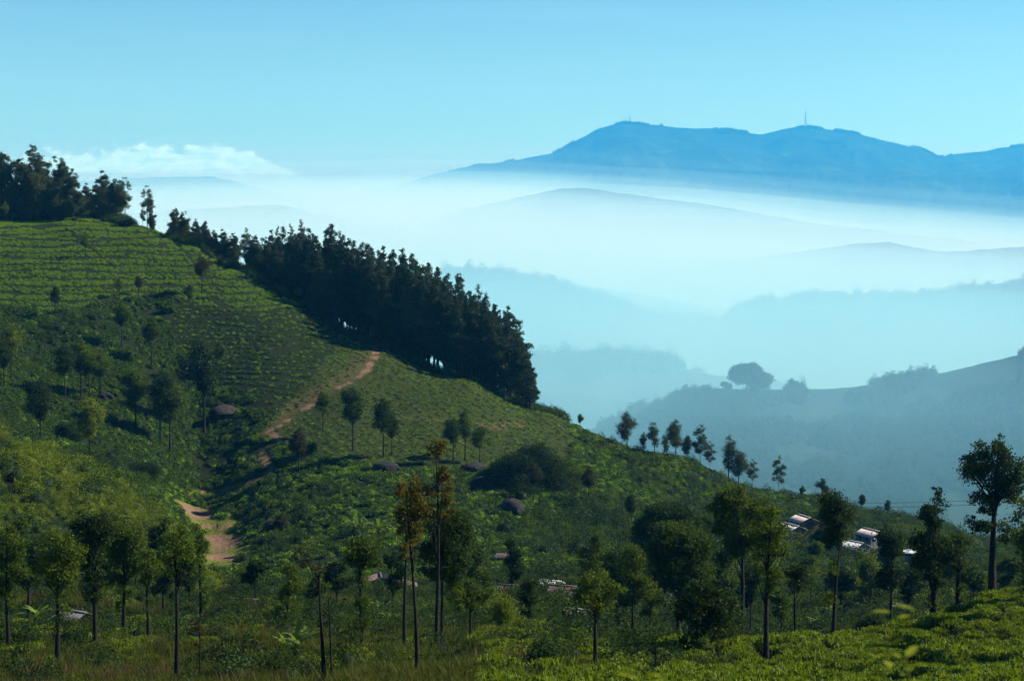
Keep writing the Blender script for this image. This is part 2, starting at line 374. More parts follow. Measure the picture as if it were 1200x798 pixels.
# ------------------------------------------------------------------ ground sheet
pxs = np.r_[np.arange(-560, -60, 14), np.arange(-60, 1262, 2.4), np.arange(1262, 1800, 14)]
us = (pxs-600)/FPX/cT
lD = np.r_[np.linspace(math.log(2.5), math.log(85), 60, endpoint=False), np.linspace(math.log(85), math.log(740), 620, endpoint=False),
           np.linspace(math.log(740), math.log(8400), 340)]
Ds = np.exp(lD)
UU, DD = np.meshgrid(us, Ds)
XX, YY = UU*DD, DD
ZZ = ground(XX, YY)
pX, pY, zc_, zf_, zt_ = zone(XX, YY, ZZ)
dtr = dist_to(alltr, XX, YY); dcl = dist_to(clr, XX, YY)
dirt = sstep(1.35, .6, dtr + fbm(XX/3, YY/3, 3, 21)*1.2)
nb = fbm(XX/9, YY/9, 4, 22)
dirt = np.maximum(dirt, sstep(5, 2, dcl + nb*7))
dirt = np.maximum(dirt, .8*sstep(.5, .65, fbm(XX/14, YY/14, 3, 23))*sstep(480, 520, pY)*sstep(560, 540, YY)*(YY > 380))
bank = dist_to(tr1+np.array([-3.2, 2.0]), XX, YY)
dirt = np.maximum(dirt, .22*sstep(3.6, 2.2, bank+fbm(XX/2.5, YY/2.5, 3, 27)*1.6))
gpl = P(655, 662, hit(655, 662, 380)); plot = sstep(1.15, .85, np.hypot((XX-gpl[0])/8.5, (YY-gpl[1])/11))
dirt = dirt*(1-plot)
grassy = np.clip(1.2*plot + sstep(20, 10, dcl+nb*6) + .05*zc_ + .22*zf_ + sstep(170, 140, YY)*sstep(760, 600, pX) + .8*sstep(.1, .5, nb)*sstep(260, 230, YY), 0, 1)
def grid_faces(nr, nc):
    i = np.arange(nr*nc).reshape(nr, nc)
    return np.stack([i[:-1,:-1], i[:-1,1:], i[1:,1:], i[1:,:-1]], -1).reshape(-1, 4)
gm = mk_mesh('ground', np.stack([XX, YY, ZZ], -1).reshape(-1, 3), grid_faces(*XX.shape), M['ground'], True,
             {'dirt': dirt.ravel(), 'grassy': grassy.ravel(), 'far': sstep(760, 900, YY).ravel()})
tag(link('ground', gm), kind='structure')
# the mountains behind the mist
Ds2 = np.r_[8400, np.exp(np.linspace(math.log(8400), math.log(11200), 260))[1:], np.exp(np.linspace(math.log(11200), math.log(17000), 30))[1:]]
ps2 = np.arange(-560, 1800, 3.5)
U2, D2 = np.meshgrid((ps2-600)/FPX/cT, Ds2); Z2 = far_h(U2, D2)
Z2[0] = np.interp(ps2, pxs, ZZ[-1])
mm = mk_mesh('mountain', np.stack([U2*D2, D2, Z2], -1).reshape(-1, 3), grid_faces(*U2.shape), M['ground'], True,
             {'dirt': np.zeros(U2.size), 'grassy': np.zeros(U2.size), 'far': np.ones(U2.size)})
tag(link('mountain', mm), kind='structure')
# sight-line map for culling what cannot be seen
TV = ZZ/YY; TMAX = np.maximum.accumulate(TV, axis=0)
def visible(X, Y, Z, margin=2.0):
    u = X/Y; ci = np.clip(np.searchsorted(us, u), 0, len(us)-1); ri = np.clip(np.searchsorted(Ds, Y)-2, 0, len(Ds)-1)
    return (Z+margin)/Y > TMAX[ri, ci]
# ------------------------------------------------------------------ air
def volume(name, V, F, color, density, g, absorb=(.52, .94, .99)):
    m, t, out = new_mat(name)
    v = N(t, 'ShaderNodeVolumePrincipled'); v.inputs['Color'].default_value = (*color, 1); v.inputs['Density'].default_value = density
    v.inputs['Anisotropy'].default_value = g; v.inputs['Absorption Color'].default_value = (*absorb, 1)
    t.links.new(v.outputs[0], out.inputs['Volume'])
    o = link(name, mk_mesh(name, V, F, m)); return tag(o, kind='stuff')
zmin, zmax = float(min(ZZ.min(), Z2.min())) - 1, float(max(Z2.max(), ZZ.max(), 0)) + 110
hx, y0, y1 = 12500, -40, 17600
volume('haze', [(-hx,y0,zmin),(hx,y0,zmin),(hx,y1,zmin),(-hx,y1,zmin),(-hx,y0,zmax),(hx,y0,zmax),(hx,y1,zmax),(-hx,y1,zmax)],
       [(3,2,1,0),(4,5,6,7),(0,1,5,4),(1,2,6,5),(2,3,7,6),(3,0,4,7)], (.07, .50, 1.0), 5.2e-5, .35)
def mist(name, ya, yb, off, color, density, g=.1):
    """a closed bank of valley mist with an uneven top"""
    ys = np.linspace(ya, yb, 60); xs_ = np.linspace(-.42, .42, 70)
    U, Y = np.meshgrid(xs_, ys); X = U*Y
    px = 600 + U*FPX*cT
    pyf = np.interp(px, [-300, 0, 300, 450, 600, 800, 1000, 1200, 1500], [214, 212, 209, 206, 207, 220, 240, 256, 266])
    zf = P(px, pyf, 1.0)[2]*9000
    zn = -75
    k = np.clip((Y-900)/8000, 0, 1)
    zt = zn*(1-k) + zf*k + off + fbm(X/900, Y/900, 3, 91+int(off))*18
    V = np.concatenate([np.stack([X, Y, zt], -1).reshape(-1,3), np.stack([X, Y, 0*X-380], -1).reshape(-1,3)])
    n = X.size; f = grid_faces(*X.shape); i = np.arange(n).reshape(X.shape)
    ring = np.concatenate([i[0,:-1], i[:-1,-1], i[-1,:0:-1], i[:0:-1,0]])
    nx_ = np.roll(ring, -1)
    F = np.concatenate([f, f[:, ::-1]+n, np.stack([nx_, ring, ring+n, nx_+n], -1)])
    volume(name, V, F, color, density, g)
for k_, (ya_, yb_, off_, c_, d_) in enumerate((
        (770, 9400, 20, (.55,.9,1.0), .7e-4), (800, 3000, -4, (.33,.76,1.0), 1.05e-3), (850, 2400, -26, (.30,.75,1.0), 0.9e-3),
        (1400, 9450, 120, (.6,.92,1.0), 0.14e-4), (1400, 9400, 75, (.6,.92,1.0), .28e-4), (1400, 9400, 42, (.6,.92,1.0), .7e-4), (1500, 9350, 20, (.65,.94,1.0), .8e-4),
        (1700, 9300, 2, (.7,.95,1.0), 1.1e-4), (2600, 9200, -14, (.62,.89,1.0), 1.6e-4), (2700, 9100, -30, (.62,.89,1.0), 2.0e-4), (2750, 9000, -48, (.62,.9,1.0), 2.5e-4), (2800, 8900, -70, (.62,.9,1.0), 3e-4))):
    mist('mist', ya_, yb_, off_, c_, d_)
# the blue air over the whole valley beyond the hill, high enough to lie before the mountain too
volume('mist', [(-6000,840,zmin+1),(6000,840,zmin+1),(6000,9600,zmin+1),(-6000,9600,zmin+1),(-6000,840,zmax-20),(6000,840,zmax-20),(6000,9600,zmax-20),(-6000,9600,zmax-20)],
       [(3,2,1,0),(4,5,6,7),(0,1,5,4),(1,2,6,5),(2,3,7,6),(3,0,4,7)], (.03, .40, 1.0), 0.75e-4, .2)
# ------------------------------------------------------------------ foliage builders
def leaf_quads(C, size, r, up=.0, aspect=.55, fold=True):
    """one small leaf-shaped quad per centre"""
    n = len(C)
    a = r.normal(size=(n,3)); a[:,2] *= (1-up); a /= np.linalg.norm(a, axis=1)[:,None]+1e-9
    b = r.normal(size=(n,3)); b -= (b*a).sum(1)[:,None]*a; b /= np.linalg.norm(b, axis=1)[:,None]+1e-9
    s = (size*(.6+.8*r.random(n)))[:,None] if np.ndim(size) == 0 else (size*(.6+.8*r.random(n)))[:,None]
    a = a*s*.5; b = b*s*.5*aspect
    V = np.stack([C-a, C-b, C+a, C+b], 1).reshape(-1,3)
    F = np.arange(4*n).reshape(n,4)
    return V, F
def blob_leaves(blobs, dens, size, seed, clump=.34, hollow=.25, up=0., gap=.0):
    """blobs: (x,y,z,rx,ry,rz). leaves gather in clumps spread through each ellipsoid"""
    r = np.random.default_rng(seed); CC = []; TT = []; subs = []
    for (x,y,z,rx,ry,rz) in blobs:
        vol = (rx*ry*rz)**(2/3)
        k = max(5, int(9*(vol**.55)*1.7)); k = min(k, 60)
        d = r.normal(size=(k,3)); d /= np.linalg.norm(d, axis=1)[:,None]
        rad = (hollow + (1-hollow)*r.random(k))**.6 * .86
        sc = np.array([x,y,z]) + d*rad[:,None]*np.array([rx,ry,rz])
        keep = r.random(k) > gap; sc = sc[keep]; k = len(sc)
        if k == 0: continue
        cr = clump*(rx*ry*rz)**(1/3)*(.6+.8*r.random(k))
        nl = np.maximum(8, (dens*cr**1.7*(.7+.6*r.random(k))).astype(int))
        for j in range(k):
            m = nl[j]; e = r.normal(size=(m,3)); e /= np.linalg.norm(e, axis=1)[:,None]
            q = sc[j] + e*(r.random(m)**.45*(1+.45*r.exponential(.5, m)))[:,None]*cr[j]*np.array([1.15,1.15,.8])
            CC.append(q); TT.append(np.clip(.5+.22*r.normal()+.2*r.normal(size=m), 0, 1)); subs.append((sc[j], cr[j]))
    C = np.concatenate(CC); T = np.concatenate(TT)
    V, F = leaf_quads(C, size, r, up)
    return V, F, T, subs
def tubes(paths, sides=6):
    """paths: list of (points, radii) -> one mesh"""
    VV = []; FF = []; off = 0
    ang = np.linspace(0, 2*math.pi, sides, endpoint=False)
    for pts, rad in paths:
        pts = np.asarray(pts, float); rad = np.asarray(rad, float); n = len(pts)
        tan = np.gradient(pts, axis=0); tan /= np.linalg.norm(tan, axis=1)[:,None]+1e-9
        ref = np.array([1.0,0,0]) if abs(tan[0][0]) < .8 else np.array([0,1.0,0])
        s = np.cross(tan, ref); s /= np.linalg.norm(s, axis=1)[:,None]+1e-9; t2 = np.cross(tan, s)
        ring = pts[:,None,:] + rad[:,None,None]*(np.cos(ang)[None,:,None]*s[:,None,:] + np.sin(ang)[None,:,None]*t2[:,None,:])
        VV.append(ring.reshape(-1,3)); i = np.arange(n*sides).reshape(n,sides)+off
        j = np.roll(i, -1, axis=1)
        FF.append(np.stack([i[:-1], j[:-1], j[1:], i[1:]], -1).reshape(-1,4)); off += n*sides
    return np.concatenate(VV), np.concatenate(FF)
def trunk_paths(h, r0, subs, seed, lean=0., split=.45, nlimb=10, wob=.02, x0=0., topx=0.):
    r = random.Random(seed); n = 9; pts = []; rad = []
    for i in range(n):
        t = i/(n-1); pts.append((x0*(0)+topx*t**1.3 + wob*h*math.sin(3.1*t+seed)*t, wob*h*math.cos(2.3*t+seed*2)*t, h*t - (1.2 if i == 0 else 0)))
        rad.append(r0*(1.35 if i == 0 else 1)*(1-.93*t)+.012)
    P_ = [(pts, rad)]; pts = np.array(pts)
    ss = sorted(subs, key=lambda q: -q[1])[:nlimb]
    for c, cr in ss:
        c = np.array(c); tt = max(split*.6, min(.92, (c[2]/h) - .14 - .12*r.random()))
        k = tt*(n-1); a = int(k); b = min(a+1, n-1); base = pts[a]*(1-(k-a))+pts[b]*(k-a)
        mid = base*.5+c*.5 + np.array([0,0,-.08*np.linalg.norm(c-base)])
        rr = r0*(1-.8*tt)*.55
        P_.append(([base, base*.7+mid*.3+np.array([0,0,.02]), mid, c], [rr, rr*.8, rr*.55, rr*.2]))
    return P_
def plant_tree(name, label, cat, loc, trunk, crown, group=None, rz=0, scale=1.0, extra=()):
    t = thing(name, label, cat, loc, rz, group, scale)
    link('trunk', trunk, t); link('crown', crown, t)
    for nm, me in extra: link(nm, me, t)
    return t

# ------------------------------------------------------------------ shared tree kinds for the crest and the pine stand
def pine_mesh(seed, h=24, lean=0):
    r = np.random.default_rng(seed); blobs = []
    z = h*(.17+.2*r.random()); w0 = h*(.145+.04*r.random()); z00 = z
    while z < h*.985:
        t = (z-z00)/(h-z00); w = w0*(min(1, .55+t*3)*(1-t)**.72)*(.8+.45*r.random())+.28
        k = 5 if t < .7 else 3; a0 = r.random()*6.3
        for j in range(k):
            a = a0+j*2*math.pi/k+r.normal()*.35; rr = w*(.25+.5*r.random())
            if r.random() < .12: continue
            blobs.append((math.cos(a)*rr, math.sin(a)*rr, z+r.normal()*.35-rr*.12, w*.40, w*.40, h*.022+.14))
        z += h*.040
    blobs.append((0,0,h-.7,.3,.3,1.0))
    V, F, T, subs = blob_leaves(blobs, 75, .34, seed, clump=.62, up=.15, hollow=.1)
    cr = mk_mesh('pine_crown', V, F, M['pine'], attrs={'tint': T})
    tv, tf = tubes(trunk_paths(h*.96, .24, subs, seed, nlimb=9, wob=.006), 5)
    return mk_mesh('pine_trunk', tv, tf, M['bark'], True), cr
set_random(M['pine'], .55); set_random(M['euc'], .5)
def euc_mesh(seed, h=20, airy=0.):
    r = np.random.default_rng(seed); blobs = []
    n = 20 if airy > .3 else 34
    for j in range(n):
        t = j/(n-1); z = h*(.13+.82*t) if airy < .3 else h*(.35+.6*t)
        e_ = h*(.24 if airy < .3 else .20)*math.sin(math.pi*min(1, .30+.62*t))**.8; w = e_*(.30+.22*r.random()); a = r.random()*6.3; rr = e_*(.15+.75*r.random()**.7)*.8; z += r.normal()*h*.02
        blobs.append((math.cos(a)*rr, math.sin(a)*rr, z, w, w, w*.85))
    V, F, T, subs = blob_leaves(blobs, 80 if airy > .3 else 85, .30 if airy > .3 else .34, seed, clump=.42 if airy < .3 else .40, gap=airy*.3)
    cr = mk_mesh('eucalyptus_crown', V, F, M['euc'], attrs={'tint': T})
    tv, tf = tubes(trunk_paths(h*.85, .24, subs, seed, nlimb=12, wob=.018), 5)
    return mk_mesh('eucalyptus_trunk', tv, tf, M['bark_pale'] if airy > .3 else M['bark'], True), cr
def hat_mesh(seed, h=10, mat='mid', cw=.20, c0=.5, dens=230):
    """slim silver oak: bare trunk under a small oval crown"""
    r = np.random.default_rng(seed); blobs = []
    for j in range(6):
        t = j/5; z = h*(c0+(.93-c0)*t); w = h*cw*(math.sin(math.pi*(.22+.62*t)))*(.6+.35*r.random()); a = r.random()*6.3
        blobs.append((math.cos(a)*w*.4, math.sin(a)*w*.4, z, w, w, w*.8))
    V, F, T, subs = blob_leaves(blobs, dens, .24, seed, clump=.42)
    cr = mk_mesh('silver_oak_crown', V, F, M[mat], attrs={'tint': T})
    tv, tf = tubes(trunk_paths(h*.82, h*.015, subs, seed, nlimb=7, wob=.012), 5)
    return mk_mesh('silver_oak_trunk', tv, tf, M['bark'], True), cr
PINES = [pine_mesh(s) for s in range(100, 107)]
EUCS = [euc_mesh(s) for s in range(200, 205)]; AIRY = [euc_mesh(s, airy=.5) for s in range(210, 213)]
HATS = [hat_mesh(s, 10, 'mid') for s in range(300, 304)]; HATD = [hat_mesh(s, 10, 'dark') for s in range(310, 313)]; HATB = [hat_mesh(s, 10, 'bright', cw=.22) for s in range(320, 322)]
HATN = [hat_mesh(s, 10, 'brown', cw=.2) for s in range(330, 332)]

def stand(px, D, top_py=None, h=None):
    """ground point under a photo column at depth D, and the height that reaches top_py"""
    r = P(px, 400 if top_py is None else top_py, D); z = gz(r[0], D)
    if top_py is not None: h = r[2]-z
    return (r[0], D, z), h
HATR = [hat_mesh(s, 10, 'euc', cw=.23, c0=.34, dens=120) for s in range(340, 345)]
# pine stand behind the tea ridge
PTOP = [(296,282),(330,258),(352,262),(385,256),(405,268),(430,262),(455,272),(480,270),(500,288),(520,304),(545,316),(560,332),(578,345),(598,352),(615,388),(628,402)]
ptx = [p[0] for p in PTOP]; pty = [p[1] for p in PTOP]
rp = random.Random(5); placed = []
def ridge_D(px): return float(np.interp(px, [150,230,290,350,450,550,650,800], [676,655,640,628,604,585,566,545]))
for row, (off, hh) in enumerate([(10, 1.0), (20, 1.05), (32, 1.1), (46, 1.12), (64, 1.1)]):
    px = 292 + row*4
    while px < 622 - row*2:
        D = ridge_D(px)+off+rp.uniform(-4, 4); tp = float(np.interp(px, ptx, pty))
        loc, h = stand(px, D, tp + (rp.uniform(-4, 26) if row < 4 else rp.uniform(-7, 14)) + (10 if row == 0 else 0))
        h = max(9, min(34, h)); placed.append((loc, h, px, row))
        px += rp.uniform(10, 16)
for loc, h, px, row in placed:
    tm, cm_ = rp.choice(PINES)
    if px > 575: lab = 'dark pine at the open lower end of the pine stand, above the hazy valley'; g = 'pines at the lower end of the stand'
    elif px < 350: lab = 'dark pine at the upper end of the stand, behind the bright tea crown'; g = 'pines at the upper end of the stand'
    else: lab = 'tall dark pine in the dense middle of the stand behind the tea ridge'; g = 'pines in the middle of the stand'
    plant_tree('pine_tree', lab, 'pine tree', loc, tm, cm_, g, rp.random()*6.3, h/24)
# two broad ragged pines end the stand
def ragged(seed, h, lean):
    r = np.random.default_rng(seed); blobs = []
    for j in range(12):
        t = j/11; z = h*(.2+.75*t); a = r.random()*6.3; rr = h*.16*(1-.5*t)*(.6+.8*r.random())
        blobs.append((math.cos(a)*rr+lean*z, math.sin(a)*rr, z, h*.075*(1.2-.4*t), h*.075, h*.045))
    V, F, T, subs = blob_leaves(blobs, 55, .4, seed, clump=.45, gap=.1)
    tv, tf = tubes(trunk_paths(h*.93, .28, subs, seed, nlimb=12, wob=.02, topx=lean*h), 5)
    return mk_mesh('ragged_trunk', tv, tf, M['bark'], True), mk_mesh('ragged_crown', V, F, M['pine'], attrs={'tint': T})
for px, tp, off, lab in ((612, 395, 6, 'ragged dark pine leaning out at the lower end of the pine stand'), (621, 430, 3, 'low bushy pine, last tree at the foot of the pine stand'), (598, 372, 8, 'tall open-crowned pine just before the end of the pine stand')):
    loc, h = stand(px, ridge_D(px)+off, tp); tm, cm_ = ragged(int(px), 20, .02)
    plant_tree('pine_tree', lab, 'pine tree', loc, tm, cm_, None, .4, h/20)
# eucalypts on the crest
CREST = [(-22,178),(-6,172),(8,176),(24,184),(37,166),(50,185),(68,180),(60,205),(84,196),(14,205),(30,210),(100,214),(78,222),(112,212),(46,215),(-14,205)]
for k, (px, tp) in enumerate(CREST):
    loc, h = stand(px, 702+rp.uniform(-6, 10), tp); tm, cm_ = rp.choice(EUCS)
    tall = px == 37 
    plant_tree('eucalyptus_tree', 'tallest eucalyptus in the dark grove on the hilltop' if tall else 'dark dense eucalyptus in the grove on the hilltop, top left', 'eucalyptus', loc, tm, cm_, None if tall else 'eucalypts of the hilltop grove', rp.random()*6.3, h/20)
for px, tp, lib, lab in ((122,199,EUCS,'eucalyptus with a drooping domed crown at the right edge of the hilltop grove'),(136,208,EUCS,'shorter bushy eucalyptus closing the hilltop grove'),(146,205,AIRY,'thin-crowned eucalyptus leaning clear of the hilltop grove'),
        (172,215,AIRY,'lone airy eucalyptus with see-through crown on the hill shoulder'),(178,245,EUCS,'small bush-like tree at the foot of the lone airy eucalyptus'),(167,243,AIRY,'sparse sapling left of the lone airy eucalyptus'),
        (205,243,EUCS,'rounded dark tree standing first on the slope below the lone eucalyptus'),(216,246,EUCS,'rounded green tree, second on the slope below the lone eucalyptus'),(229,256,EUCS,'dark tree with a layered top between the rounded tree and the pines'),
        (240,258,EUCS,'dark wide tree midway between the lone eucalyptus and the pines'),(250,268,EUCS,'small dark tree just over the crest of the tea crown'),(262,268,EUCS,'narrow pointed tree on the crest before the pines'),
        (273,272,EUCS,'yellowish-green dense tree on the crest before the pines'),(288,266,AIRY,'airy thin tree sticking up beside the pine stand'),(298,276,EUCS,'low dark tree at the upper foot of the pine stand')):
    D = ridge_D(px)+8+rp.uniform(0, 6)
    if px < 160: D = 694
    loc, h = stand(px, D, tp); tm, cm_ = rp.choice(lib)
    plant_tree('eucalyptus_tree', lab, 'tree', loc, tm, cm_, None, rp.random()*6.3, h/20)

# ------------------------------------------------------------------ slim trees on the hillside
SLOPE = [ # px, top, base, kit, label
 (12,378,446,HATB,'yellowish tree at the left edge halfway up the shaded hillside'),(4,400,455,HATD,'dark tree at the left edge of the hillside below a yellowish one'),
 (46,440,530,HATD,'dark slim tree on the shaded slope just above the bright ridge, far left'),(75,400,470,HATD,'slim dark tree, left of the close trio on the shaded slope'),
 (94,394,466,HATS,'tall slim tree, middle of the close trio on the shaded slope'),(104,410,470,HATS,'slim tree with low crown, right of the close trio on the shaded slope'),(117,405,468,HATS,'slim pale tree beside the close trio on the shaded slope'),
 (104,466,545,HATB,'yellow-green tree on the shaded slope just above the bright ridge'),(142,353,405,HATS,'slim tree just below the dark edge of the bright tea crown'),
 (177,370,432,HATS,'slim tree with thin trunk high on the slope below the tea crown'),(158,427,502,HATS,'slim tree alone in the middle of the shaded slope'),
 (187,434,522,HATD,'left of two slim trees standing together in the shaded slope'),(198,440,530,HATS,'right of two slim trees standing together in the shaded slope'),
 (238,398,512,HATD,'tallest slim tree of the shaded slope, dark oval crown on a long trunk'),(216,408,450,HATB,'low yellow-green tree left of the tallest slim tree'),(258,398,440,HATS,'low green tree right behind the tallest slim tree'),
 (378,455,506,HATS,'small slim tree just below the dirt track'),(413,452,528,HATD,'tall round-crowned tree on the young tea below the dirt track'),(449,464,536,HATD,'round-headed tree with straight trunk right of the tall round-crowned one'),
 (459,486,534,HATD,'smallest of three round-headed trees below the dirt track'),(531,488,545,HATD,'dark slender tree left of the big rounded thicket'),(545,478,540,HATS,'slender tree between the dark one and the big rounded thicket'),
 (562,498,543,HATS,'light green tree touching the big rounded thicket'),(740,578,620,HATD,'dark column-shaped tree on the lower slope by the footpath'),(690,545,590,HATN,'reddish bare-looking tree on the lower ridge slope'),
 (100,276,302,HATS,'small tree on the upper tea rows below the grove'),(162,322,350,HATN,'brownish scrubby tree at the lower edge of the tea crown'),(236,298,345,HATN,'reddish sparse tree on the tea crown slope'),
 (222,332,365,HATS,'wide pale tree under the edge of the tea crown'),(140,325,352,HATS,'dim tree at the dark lower edge of the tea crown'),(64,335,372,HATD,'small dark tree below the tea crown at left'),
 (350,335,357,HATS,'small bush tree on the tip of the bright tea crown'),(276,288,312,HATS,'small round tree beside the upper tea rows before the pines'),(6,236,262,HATS,'small pale tree before the hilltop grove at far left'),
 (350,500,556,HATN,'bare leafless slim tree beside the lower footpath'),(625,540,590,HATN,'reddish bare tree under the big rounded thicket'),(675,628,670,HATS,'pale tree above the bright green garden plot'),(330,600,640,HATN,'brownish bush tree beside the purple boulder')]
for k, (px, tp, bp_, kit, lab) in enumerate(SLOPE):
    D = hit(px, bp_, 400 if bp_ > 500 else 480, 760); loc, h = stand(px, D, tp); h = max(h, 3); tm, cm_ = kit[k % len(kit)]
    plant_tree('slim_tree', lab, 'tree', loc, tm, cm_, None, k*1.7, h/10)
RID = [(735,483,514,HATR,'first light tree standing on the ridge after the pine stand'),(754,506,522,HATR,'low bush between the first two trees of the ridge line'),(767,494,522,HATR,'dark oval tree, second on the ridge line over the hazy valley'),
 (779,508,528,HATR,'low shrubby tree in the middle of the ridge line'),(792,490,533,HATR,'tall airy tree in the middle of the ridge line'),(805,510,535,HATR,'dark bushy tree between the two tall airy ridge trees'),
 (821,494,545,AIRY,'second tall airy tree of the ridge line, thin trunk'),(832,515,545,AIRY,'thin sapling beside the second tall airy ridge tree'),(854,509,556,HATR,'broad round tree on the ridge line, right of the airy ones'),
 (866,526,560,HATR,'fainter tree beside the broad round ridge tree'),(882,536,566,AIRY,'small thin tree on the lower ridge line'),(913,532,572,AIRY,'lone small tree with open crown on the lower ridge above the houses'),
 (680,484,492,HATS,'tiny bush on the ridge just past the pine stand'),(940,568,586,HATS,'small dark bush tree on the lowest ridge line'),(1010,578,600,HATD,'small dark tree on the falling ridge right of the houses'),
 (1040,585,606,HATD,'small dark bushy tree on the far end of the ridge'),(965,560,590,HATD,'dark rounded tree just above the pink-roofed houses')]
for k, (px, tp, bp_, kit, lab) in enumerate(RID):
    D = hit(px, bp_+3, 480, 700); loc, h = stand(px, D, tp); h = max(h, 2); tm, cm_ = kit[k % len(kit)]
    plant_tree('ridge_tree', lab, 'tree', loc, tm, cm_, None, k*2.1, h/(20 if kit is AIRY else 10))
# ------------------------------------------------------------------ trees of the near slope and the valley edge, each with its own crown
def own_tree(label, px, D, base_py, top_py, blobs, mat, tr=.2, leaf=.24, dens=120, name='silver_oak_tree', nlimb=14, gap=.0, clump=.36, topx=0., extra_trunks=(), bark='bark', ivy=None, seed=None, cat='tree'):
    """blobs: (px, py, rx, ry[, depth offset]) in photo pixels at the tree's depth, turned into metres around its base"""
    seed = seed or int(px*7+top_py)
    base = P(px, base_py, D); z0 = gz(base[0], D); x0 = base[0]
    s = D/FPX; rr = random.Random(seed)
    def loc_(bx, by):
        q = P(bx, by, D); return q[0]-x0, q[2]-z0
    B = []
    for b in blobs:
        x, z = loc_(b[0], b[1]); rx, rz = b[2]*s, b[3]*s; ry = max(min(rx, rz)*1.1, rx*.85)
        rx *= 1.12; B.append((x, (b[4]*s if len(b) > 4 else rr.uniform(-.3, .3)*rx), z, rx, ry, rz))
    V, F, T, subs = blob_leaves(B, dens*2.6, leaf*.95, seed, gap=gap, clump=clump*1.18)
    h = max(b[2]-b[5]*.35 for b in B)
    cr = mk_mesh('crown', V, F, M[mat], attrs={'tint': T})
    paths = trunk_paths(h, tr, subs, seed, nlimb=nlimb, topx=topx, split=.35)
    t = thing(name, label, cat, (x0, D, z0))
    tv, tf = tubes(paths, 7); link('trunk', mk_mesh('trunk', tv, tf, M[bark], True), t)
    link('crown', cr, t)
    if ivy:
        IB = [(loc_(b[0], b[1])[0], 0, loc_(b[0], b[1])[1], b[2]*s, b[2]*s, b[3]*s) for b in ivy]
        V, F, T, _ = blob_leaves(IB, dens*2, leaf*.9, seed+1, clump=.45)
        link('climbing_ivy', mk_mesh('climbing_ivy', V, F, M['mid'] if mat != 'bright' else M['bright'], attrs={'tint': T}), t)
    for (dx, hh, r_) in extra_trunks:
        tv, tf = tubes([([(dx*s, .1, -1), (dx*s*.9, .05, hh*s*.5), (dx*s*.7, 0, hh*s)], [r_, r_*.8, r_*.5])], 6)
        link('second_stem', mk_mesh('second_stem', tv, tf, M[bark], True), t)
    return t
O = own_tree
# right part
O('tall tree with large open crown standing alone at the right edge of the tea slope', 1162, 166, 718, 510,
  [(1160,528,26,14),(1142,548,20,16),(1184,545,20,18),(1163,560,30,20),(1150,585,18,12),(1180,580,20,14),(1135,540,9,8),(1197,562,10,14),(1145,615,17,11),(1180,622,20,14),(1135,608,9,6),(1160,600,14,8),(1172,516,10,8)], 'dark', .38, .22, 120, nlimb=26, gap=.12, clump=.3)
O('tall pointed dark tree with two-lobed crown left of the lone tall tree', 1093, 158, 724, 568,
  [(1096,580,7,12),(1093,598,14,14),(1094,615,12,10),(1090,636,21,15),(1104,650,20,16),(1088,660,18,16),(1100,676,12,10)], 'dark', .33, .21, 170, nlimb=12, ivy=[(1093,700,8,14)])
O('shorter dark tree between the two-lobed tree and the lone tall tree', 1122, 160, 721, 620, [(1124,634,16,12),(1120,650,15,13),(1128,668,10,12),(1115,640,10,10)], 'dark', .26, .2, 150, ivy=[(1126,695,8,14)])
O('tree of two stacked dark lumps of leaves standing below the long roofs', 1043, 215, 735, 616, [(1046,632,14,14),(1044,645,13,9),(1040,680,13,16),(1046,672,10,12),(1043,660,6,8)], 'dark', .24, .25, 150)
O('slender tall tree with dark oval crown in front of the pink-roofed houses', 976, 175, 752, 574, [(977,588,17,13),(980,606,20,16),(978,624,17,13),(976,638,11,8)], 'dark', .2, .21, 170, nlimb=16, topx=.6, ivy=[(976,668,7,12),(972,700,8,10)])
O('small round-topped tree left of the slender tall oval tree', 932, 165, 748, 654, [(932,668,12,9),(942,672,11,10),(924,672,9,8),(934,684,12,7)], 'dark', .17, .2, 160, nlimb=12)
O('tall dark tree with heavy vase-shaped crown near the middle right', 898, 128, 770, 586,
  [(900,600,16,12),(908,622,15,14),(892,625,14,14),(903,642,20,14),(896,662,18,14),(906,676,13,12),(898,690,9,8),(884,640,9,10)], 'mid', .2, .18, 150, nlimb=16)
O('broad yellow-green topped tree behind the tall vase-shaped one', 868, 190, 745, 566,
  [(862,582,22,12),(848,598,16,14),(880,590,18,14),(866,612,27,16),(845,620,12,10),(888,622,14,14),(864,640,20,12),(905,605,10,16)], 'mid', .3, .24, 130, nlimb=18, gap=.08)
O('wide rounded tree with bright right side in the middle of the valley trees', 795, 210, 748, 610,
  [(792,628,28,15),(775,645,20,16),(812,640,22,16),(796,662,32,18),(775,680,14,13),(818,672,16,14),(800,690,16,9)], 'mid', .3, .26, 130, nlimb=16)
O('domed dark tree rising behind the wide rounded valley tree', 780, 285, 720, 588, [(785,602,26,12),(765,618,20,15),(800,618,22,15),(780,635,30,16)], 'dark', .3, .3, 110, nlimb=8)
O('tall thin-leaved tree left of the wide rounded valley tree', 742, 205, 748, 634, [(744,648,13,12),(738,668,15,15),(750,685,14,14),(736,700,12,12)], 'mid', .18, .25, 100, gap=.15)
O('slim dark valley tree just left of the thin-leaved one', 722, 240, 742, 640, [(720,658,12,14),(726,678,13,14),(716,694,10,12)], 'dark', .2, .28, 90)
O('slim leafy tree half hidden behind the thin-leaved valley tree', 762, 225, 745, 665, [(762,680,12,12),(766,700,11,14),(758,716,9,8)], 'mid', .15, .26, 90)
